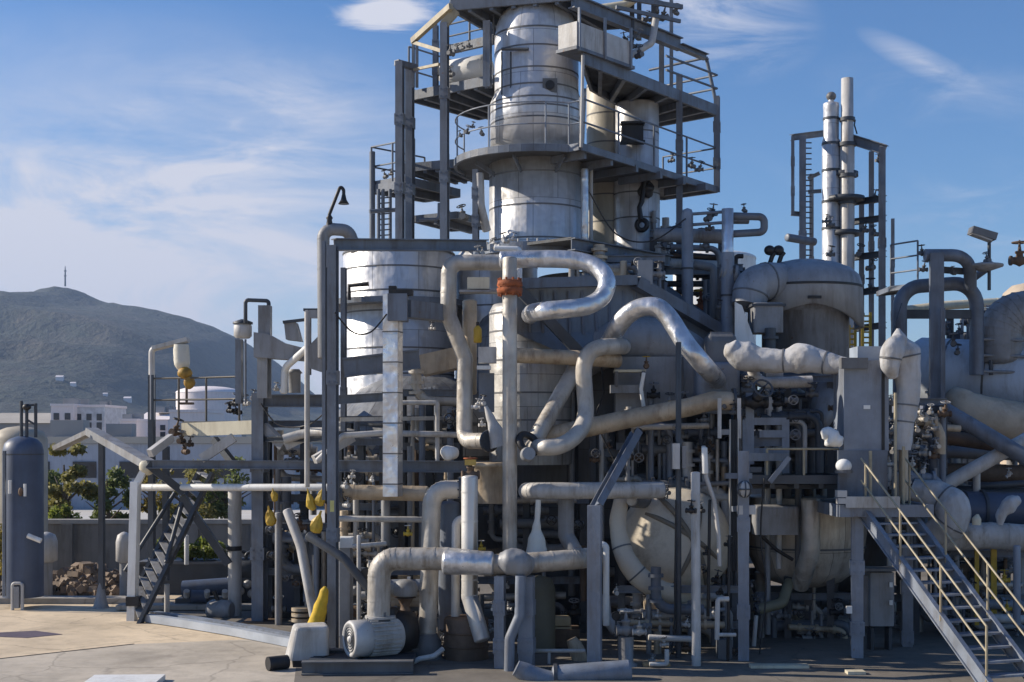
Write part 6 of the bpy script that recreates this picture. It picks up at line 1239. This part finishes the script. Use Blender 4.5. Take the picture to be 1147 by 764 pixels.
rack('shaded rack of mixed pipes under the pale vessel at the right', 1020, 1180, 465, 600, 30.6, 108, 16, 9, [dgrey, mgrey, tan_cl, brown, alu_d, steel_d])
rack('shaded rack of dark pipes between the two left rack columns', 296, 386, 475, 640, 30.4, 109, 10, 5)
t = thing('backdrop_shed', 'long low dark shed added behind the plant to darken its gaps', 'building', G(900, 44)); x0, x1 = G(395, 44).x, G(1500, 44).x  # made-up shed, added so the gaps between the pipes look dark
m = MB(); m.box(((x0 + x1) / 2, 46, 2.1), (x1 - x0, 4, 4.2)); m.part('wall', dgrey, t); m = MB(); m.prof(V(x0 - .3, 46, 4.22), V(x1 + .3, 46, 4.22), [(-2.4, 0), (2.4, 0), (0, .9)]); m.part('roof', roofgrey, t)
for k in range(12): m = MB(); m.box((x0 + (x1 - x0) * (k + .5) / 12, 43.95, 2.3), (1.2, .12, 1.0)); m.part('window', glass, t)
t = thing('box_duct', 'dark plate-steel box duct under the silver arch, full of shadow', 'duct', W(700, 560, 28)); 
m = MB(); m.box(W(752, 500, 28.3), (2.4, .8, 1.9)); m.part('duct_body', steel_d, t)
# front details mid (690-830, 410-540)
t = thing('fitting_stand', 'yellow-topped bracket frame on the duct shoulder', 'bracket', W(705, 440, 26.6))
m = MB(); m.box(W(705, 416, 26.6), (.62, .4, .05)); m.part('top_plate', cream, t); m = MB(); m.box(W(702, 436, 26.6), (.66, .3, .16)); m.part('shelf', mgrey, t); m = MB(); m.box(W(690, 425, 26.5), (.05, .3, .3)); m.box(W(720, 430, 26.5), (.07, .3, .5)); m.part('side', dgrey, t)
add_valve(t, W(724, 410, 26.4), .1, (0, -1, 0), (0, 0, 1), brown, yellow)
pipe('thin white pipe curving beside the yellow-topped bracket', [(721, 418, 26), (718, 436, 26), (721, 456, 26)], 2.2, white, 2, 0)
t = thing('open_cage', 'light grey open square frame hanging from the tan pipe end', 'frame', W(816, 490, 25))
for x in (806, 828): m = MB(); m.bar(W(x, 446, 25), W(x, 491, 25), .07, .07); m.part('post', lgrey, t)
m = MB(); m.bar(W(806, 484, 25), W(828, 484, 25), .07, .1); m.part('beam', mgrey, t)
valve('big dark valve at the end of the slanting tan pipe', 845, 450, 25.4, 15, (1, 0, 0), (.2, -.8, .5), black, steel_d); valve('dark valve stacked above the big dark valve', 838, 438, 25.6, 8, (1, 0, 0), (0, -.3, 1), dgrey, black); valve('dark valve right of the big dark valve', 872, 452, 26.2, 9, (1, 0, 0), (0, -.4, 1), black, steel_d)
t = thing('steel_cage', 'blue-grey square steel frame beneath the big dark valve', 'frame', W(858, 520, 25.6))
for p, q in (((834, 472, 25.6), (880, 472, 25.6)), ((834, 506, 25.6), (880, 506, 25.6)), ((836, 470, 25.6), (836, 530, 25.6)), ((880, 470, 25.6), (880, 530, 25.6)), ((850, 486, 25.6), (880, 486, 25.6))): m = MB(); m.bar(W(*p), W(*q), .14, .14); m.part('member', steel_l, t)
m = MB(); m.box(W(857, 494, 25.7), (.7, .1, .2)); m.part('plate', steel, t)
t = thing('box', 'short grey box under the pale wrapped duct', 'box', W(866, 430, 26.4)); m = MB(); m.box(W(866, 424, 26.4), (.34, .3, .26)); m.part('case', lgrey, t)
wrapped('dim grey wrapped elbow in the recess left of the cabinet', [(928, 432, 27, 16), (926, 452, 26.8, 17), (918, 470, 26.6, 13), (908, 482, 26.6, 6)], mgrey, 'pipe', 'wrapped_pipe', .05, 3)
pipe('grey riser behind the wrapped duct into the domed vessel', [(912, 400, 27), (912, 470, 27)], 9, dgrey, seam=.6)
m = MB(); m.blob(W(504, 508, 25.3), (.17, .14, .15), 14, 10, .3, 6); m.thing('foil_bag', 'crumpled silver foil lump below the S-bend pipe foot', 'bag', white)
t = thing('dark_coupling', 'dark bolted coupling at the foot of the diagonal clad pipe', 'coupling', W(590, 505, 24.6)); m = MB(); m.torus(W(592, 497, 24.6), (.5, -.6, .5), .2, .07, 20, 8); m.part('collar', black, t); m = MB(); m.lathe(W(591, 509, 24.4), [(.12, -.1), (.14, 0), (.12, .1)], 18, (.3, -1, .2)); m.part('end_cap', mgrey, t)
t = thing('rusty_valve', 'dark rusty valve with an ochre cap where the inverted-J meets the bright pipe', 'valve', W(527, 540, 24)); add_valve(t, W(527, 532, 23.95), .16, (1, .2, 0), (0, 0, 1), brown, orange); m = MB(); m.box(W(527, 518, 23.95), (.2, .2, .1)); m.part('cap', M('ochre_cap', (.45, .3, .07), .6), t)
for px, py, Y, s, l in ((545, 392, 26, 0, ''),): pass
t = thing('junction_box', 'pale square junction box between S-bend and tall standpipe', 'box', W(546, 410, 25.4)); m = MB(); m.box(W(546, 398, 25.4), (.34, .3, .3)); m.part('case', lgrey, t); m = MB(); m.box(W(542, 412, 25.4), (.26, .26, .07)); m.part('gland_plate', white, t); m = MB(); m.box(W(545, 440, 25.9), (.3, .3, .75)); m.part('conduit_trunk', steel, t)
t = thing('shelf_bracket', 'cream box on a small shelf between S-bend and tall standpipe', 'bracket', W(536, 325, 25.4)); m = MB(); m.box(W(536, 327, 25.5), (.72, .4, .04)); m.part('shelf', mgrey, t); m = MB(); m.box(W(536, 318, 25.5), (.42, .3, .22)); m.part('box', cream, t)
t = thing('gas_bottle', 'yellow gas bottle strapped behind the S-bend pipe', 'bottle', W(535, 386, 25.8)); m = MB(); m.lathe(W(535, 384, 25.8), [(.06, 0), (.08, .02), (.08, .26), (.05, .31), (.03, .33)], 16); m.part('bottle', yellow, t); m = MB(); m.lathe(W(535, 384, 25.8), [(.03, .33), (.03, .4)], 10); m.part('cap', black, t)
pipe('tan upright pipe stub hidden behind the S-bend pipe', [(526, 338, 26.4), (526, 440, 26.4)], 8, tan_cl, seam=.4, name='standpipe')
clutter('pale fittings on the ledge above the hairpin pipe', [(556, 276, 26.8, 5), (566, 270, 26.8, 5), (574, 268, 26.8, 4), (536, 285, 26.4, 5), (541, 284, 26.4, 4)], 71, mat=lgrey)
pipe('short white pipe length above the hairpin pipe', [(554, 278, 26.4), (582, 279, 26.4), (582, 315, 26.2)], 3, white, 1.2, 0)
clutter('small pale fittings beside the S-bend foot', [(533, 456, 25.4, 5), (540, 452, 25.4, 5), (540, 476, 25.3, 4), (484, 368, 27, 4)], 72, mat=lgrey)
wrapped('pale triangular canvas flap behind the tall standpipe', [(544, 455, 25.2, 2), (550, 470, 25.2, 5), (556, 486, 25.2, 9), (560, 500, 25.2, 11)], lgrey, 'wrap', 'canvas_wrap', .08, 5)
m = MB(); m.lathe(W(552, 540, 25.6), [(.36, -.4), (.36, .28), (.42, .3), (.42, .36), (.34, .38)], 30); m.thing('flanged_drum', 'pale flanged drum just left of the tall standpipe', 'drum', tan_cl)
t = thing('rail_gate', 'thin pale pipe gate in front of the settling tank', 'railing', W(488, 518, 26)); m = MB(); m.tube(fillet([W(448, 451, 26), W(490, 451, 26), W(490, 518, 26)], .05)[0], .045, 8); m.tube([W(448, 487, 26), W(490, 487, 26)], .025, 8); m.part('hoop', lgrey, t)
for k, (x, y, l) in enumerate(((457, 598, 'yellow valve below the horizontal tan clad pipe'), (539, 615, 'yellow valve right of the bright kinked pipe'))):
    valve(l, x, y, 24.4, 5, (1, 0, 0), (0, 0, 1), yellow, lgrey)
pipe('slim pale horizontal pipe beneath the tan clad pipe', [(380, 581, 25.6), (476, 582, 25.6)], 3.4, lgrey, seam=.6); pipe('thin grey riser through the tan clad pipe', [(432, 560, 25.8), (432, 610, 25.8)], 5, mgrey, seam=0, name='riser')
pipe('short pale looped pipe left of the bright kinked pipe', [(526, 582, 24.2), (511, 582, 24.2), (510, 690, 24.2)], 5, lgrey, 1.5, .8); pipe('grey slab-like riser behind the bright kinked pipe', [(503, 565, 24.9), (503, 705, 24.9)], 12, steel, seam=0, name='riser')
pipe('bent white thin pipe near the capped post', [(395, 612, 24.6), (432, 609, 24.8)], 2.6, lgrey, seam=0); pipe('pale upright thin pipe right of the capped post', [(402, 600, 24.4), (402, 700, 24.4)], 2.4, lgrey, seam=0, name='standpipe')
gauge('round pressure gauge left of the domed actuator', 410, 642, 24, 6); gauge('round pressure gauge on the pale horizontal pipe near the brace', 715, 484, 25, 5); gauge('round pressure gauge beside the valve block', 690, 690, 23.6, 5); gauge('round pressure gauge above the tan clad pipe', 400, 535, 25.4, 6)
clutter('small dark valves deep below the round vessel', [(752, 698, 25, 5), (724, 676, 25.5, 5), (850, 672, 25.4, 4), (842, 656, 24.4, 3), (870, 690, 26, 5), (880, 690, 26, 5)], 73, mat=dgrey)
pipe('thin drain line with a flared foot under the hanging vessel', [(847, 690, 25.6), (844, 728, 25.6), (843, 745, 25.6)], 2.4, lgrey, 2, 0, name='drain_pipe')
for k, (x0, x1, y, Y, l) in enumerate(((840, 905, 757, 23.2, 'pale strip painted as sunlight on the floor under the hanging vessel'), (948, 968, 761, 22.6, 'pale strip painted as sunlight on the floor beside the front blue column'), (720, 750, 757, 23.4, 'tan strip painted as sunlight on the floor left of the dark pole'))):
    a_ = V(G(x0, Y).x, Y, .04); b_ = V(G(x1, Y).x, Y, .04); m = MB(); m.bar(a_, b_, .22, .05); m.thing('sun_strip', l, 'sun_strip', cream if k < 2 else M('tan_sunlight', (.45, .3, .15), .8))  # cream and tan bars stand in for strips of sun on the floor
t = thing('pedestal', 'tan block pedestal beside the left blue platform column', 'block', W(800, 760, 23.2)); m = MB(); m.box(W(797, 757, 23.3), (.3, .35, .24)); m.part('block', M('tan_block', (.42, .3, .15), .85), t)
t = thing('control_box', 'small dark control cabinet under the drain arm', 'cabinet', W(812, 745, 24.2)); m = MB(); m.box(W(811, 730, 24.2), (.26, .25, .45)); m.part('case', dgrey, t); m = MB(); m.tube([W(802, 745, 24.1), W(802, 760, 24.1)], .03, 8); m.part('leg', steel_d, t)
# ------------------------------------------------------------------ small-bore piping, cable trays and fittings that crowd the plant
light_mats = [alu_d, lgrey, tan_cl, mgrey, steel_l, steel]
rack('small-bore pipe rack in front of the reactor, between swan-neck and dark pole', 660, 760, 470, 545, 27.3, 201, 12, 7, light_mats)
rack('small-bore pipe rack between dark pole and steel cage', 762, 838, 458, 560, 27.2, 202, 12, 8, light_mats)
rack('tangle of pale small pipes below the ring at the tower foot', 640, 745, 290, 330, 28.2, 203, 8, 5, light_mats)
rack('pipe bundle behind the two standpipes, right of the tower', 728, 812, 262, 345, 31.0, 204, 10, 7, [mgrey, lgrey, steel_d, brown])
rack('pale pipe bundle between tall column and bright-edged duct', 378, 432, 495, 640, 26.6, 205, 10, 6, light_mats)
rack('pale pipe bundle between bright-edged duct and S-bend pipe', 448, 515, 440, 560, 27.0, 206, 10, 6, light_mats)
rack('low pipe bundle on the floor behind the motor', 400, 520, 640, 720, 25.6, 207, 10, 6, light_mats)
rack('low pipe bundle on the floor right of the valve block', 690, 830, 660, 740, 25.0, 208, 12, 8, light_mats)
rack('low pipe bundle between the right blue columns', 850, 960, 668, 735, 27.0, 209, 10, 7, light_mats)
rack('pipe bundle stacked beside the wrapped standpipe and stair top', 992, 1060, 450, 590, 27.0, 210, 14, 10, light_mats)
rack('pipe bundle below the fat pale pipe, behind the lower stair', 1050, 1170, 620, 720, 27.2, 211, 12, 8, light_mats)
rack('pipe bundle in the recess under the pale wrapped duct', 830, 935, 424, 500, 26.5, 212, 10, 8, [mgrey, steel_d, dgrey, lgrey])
rack('pipe bundle between engine block and tall column', 300, 368, 590, 690, 29.2, 213, 10, 6, light_mats)
rack('pipe bundle above the pale vessel, under the pipe portal', 1060, 1150, 352, 400, 32.5, 214, 8, 6, [mgrey, steel_d, lgrey])
rack('pipe bundle between curved duct and right standpipe', 806, 832, 300, 420, 28.9, 215, 7, 4, [steel_d, mgrey])
def tray(label, p0, p1, wpx, mat=alu_d):
    a, b = W(*p0), W(*p1); w = wpx * S(p0[2]); t = thing('cable_tray', label, 'cable tray', (a + b) / 2); d = (b - a).normalized(); up = V(0, 0, 1) if abs(d.z) < .7 else V(0, -1, 0); s_ = d.cross(up).normalized()
    for k in (-1, 1): m = MB(); m.bar(a + s_ * k * w / 2, b + s_ * k * w / 2, .02, .08, up); m.part('side_rail', mat, t)
    m = MB(); n = max(3, int((b - a).length / .28))
    for k in range(n): c = a.lerp(b, (k + .5) / n); m.bar(c - s_ * w / 2, c + s_ * w / 2, .03, .02, up)
    m.part('rung', mat, t, split=False); m = MB()
    for k in range(4): o = s_ * (k - 1.5) * w * .2 + up * .03; m.tube([a.lerp(b, f) + o + up * .01 * math.sin(f * 9 + k) for f in (0, .25, .5, .75, 1)], .018, 6)
    m.part('cable', black, t, split=False)
tray('cable tray running along the front of the settling tank', (380, 470, 26.2), (520, 468, 27.0), 12)
tray('vertical cable tray beside the blue platform column', (822, 470, 25), (822, 640, 24.8), 9)
tray('vertical cable tray on the left side of the tall rack column', (366, 300, 25.6), (366, 540, 25.6), 7, steel_d)
tray('cable tray under the walkway in front of the hanging vessel', (838, 545, 25.6), (950, 545, 25.8), 12, steel_d)
tray('cable tray at the tower foot above the hood', (600, 284, 27.4), (735, 300, 29.4), 10)
def cable(label, pts, r=.016): pipe(label, pts, r / S(pts[0][2]), black, 3, 0, name='cable', gore=False, smooth=True)
cable('thin black cable sagging from the ring deck to the left standpipe', [(660, 215, 28), (690, 262, 28.4), (730, 270, 28.6), (768, 245, 28.8)])
cable('thin black cable looping down the front of the reactor', [(672, 400, 27), (676, 440, 26.8), (668, 470, 26.6), (690, 520, 26.4)])
cable('thin black cable sagging between tall column and bright-edged duct', [(375, 350, 24.5), (395, 372, 24.6), (415, 372, 24.7), (433, 352, 24.8)])
cable('thin black cable hanging from the walkway to the floor', [(856, 536, 24.8), (852, 600, 24.8), (858, 660, 24.8), (850, 740, 24.6)])
cable('thin black cable drooping from portal to wrapped standpipe', [(1010, 340, 30), (1000, 372, 28), (992, 420, 26), (994, 452, 25.4)])
cable('thin black cable drooping across the left rack', [(292, 452, 28.8), (312, 476, 28.6), (345, 476, 28.2), (370, 456, 27)])
cable('black cable running down the dark pole and over the floor', [(757, 560, 24.1), (756, 640, 24.1), (752, 730, 24), (720, 756, 23.4)])
clutter('scatter of pale valves low between the blue columns', [(690, 664, 25, 5), (736, 690, 24.6, 5), (744, 722, 24, 5), (768, 700, 24.2, 5), (800, 690, 24.2, 5), (730, 740, 23.8, 4)], 81, mat=lgrey)
clutter('scatter of dark valves under the round vessel', [(700, 690, 26, 6), (726, 700, 25.8, 6), (770, 688, 25.6, 6), (812, 700, 25, 5)], 82, mat=dgrey)
clutter('row of valves on the floor behind the rusty drum', [(492, 700, 25, 6), (500, 715, 24.8, 6), (548, 706, 24.6, 6), (556, 730, 24.2, 5)], 83, mat=mgrey)
clutter('pale valves on the pipes right of the cabinet', [(1000, 452, 25.3, 5), (1022, 520, 25.8, 5), (1034, 528, 26, 5), (1018, 540, 25.6, 4), (990, 512, 25.3, 4)], 84, mat=lgrey)
clutter('valves behind the lower stair flight', [(1072, 640, 26.4, 6), (1086, 662, 26.4, 6), (1102, 676, 26.2, 6), (1050, 690, 26.6, 6), (1132, 640, 26, 5)], 85, mat=mgrey)
clutter('pale fittings along the tan clad pipe left end', [(386, 545, 25, 5), (394, 534, 25.2, 4), (388, 566, 25.2, 5), (416, 538, 25.1, 4)], 86, mat=lgrey)
clutter('dark valves in front of the duct box', [(812, 455, 25.2, 5), (822, 462, 25.1, 5), (790, 470, 25.4, 5)], 88, mat=dgrey)
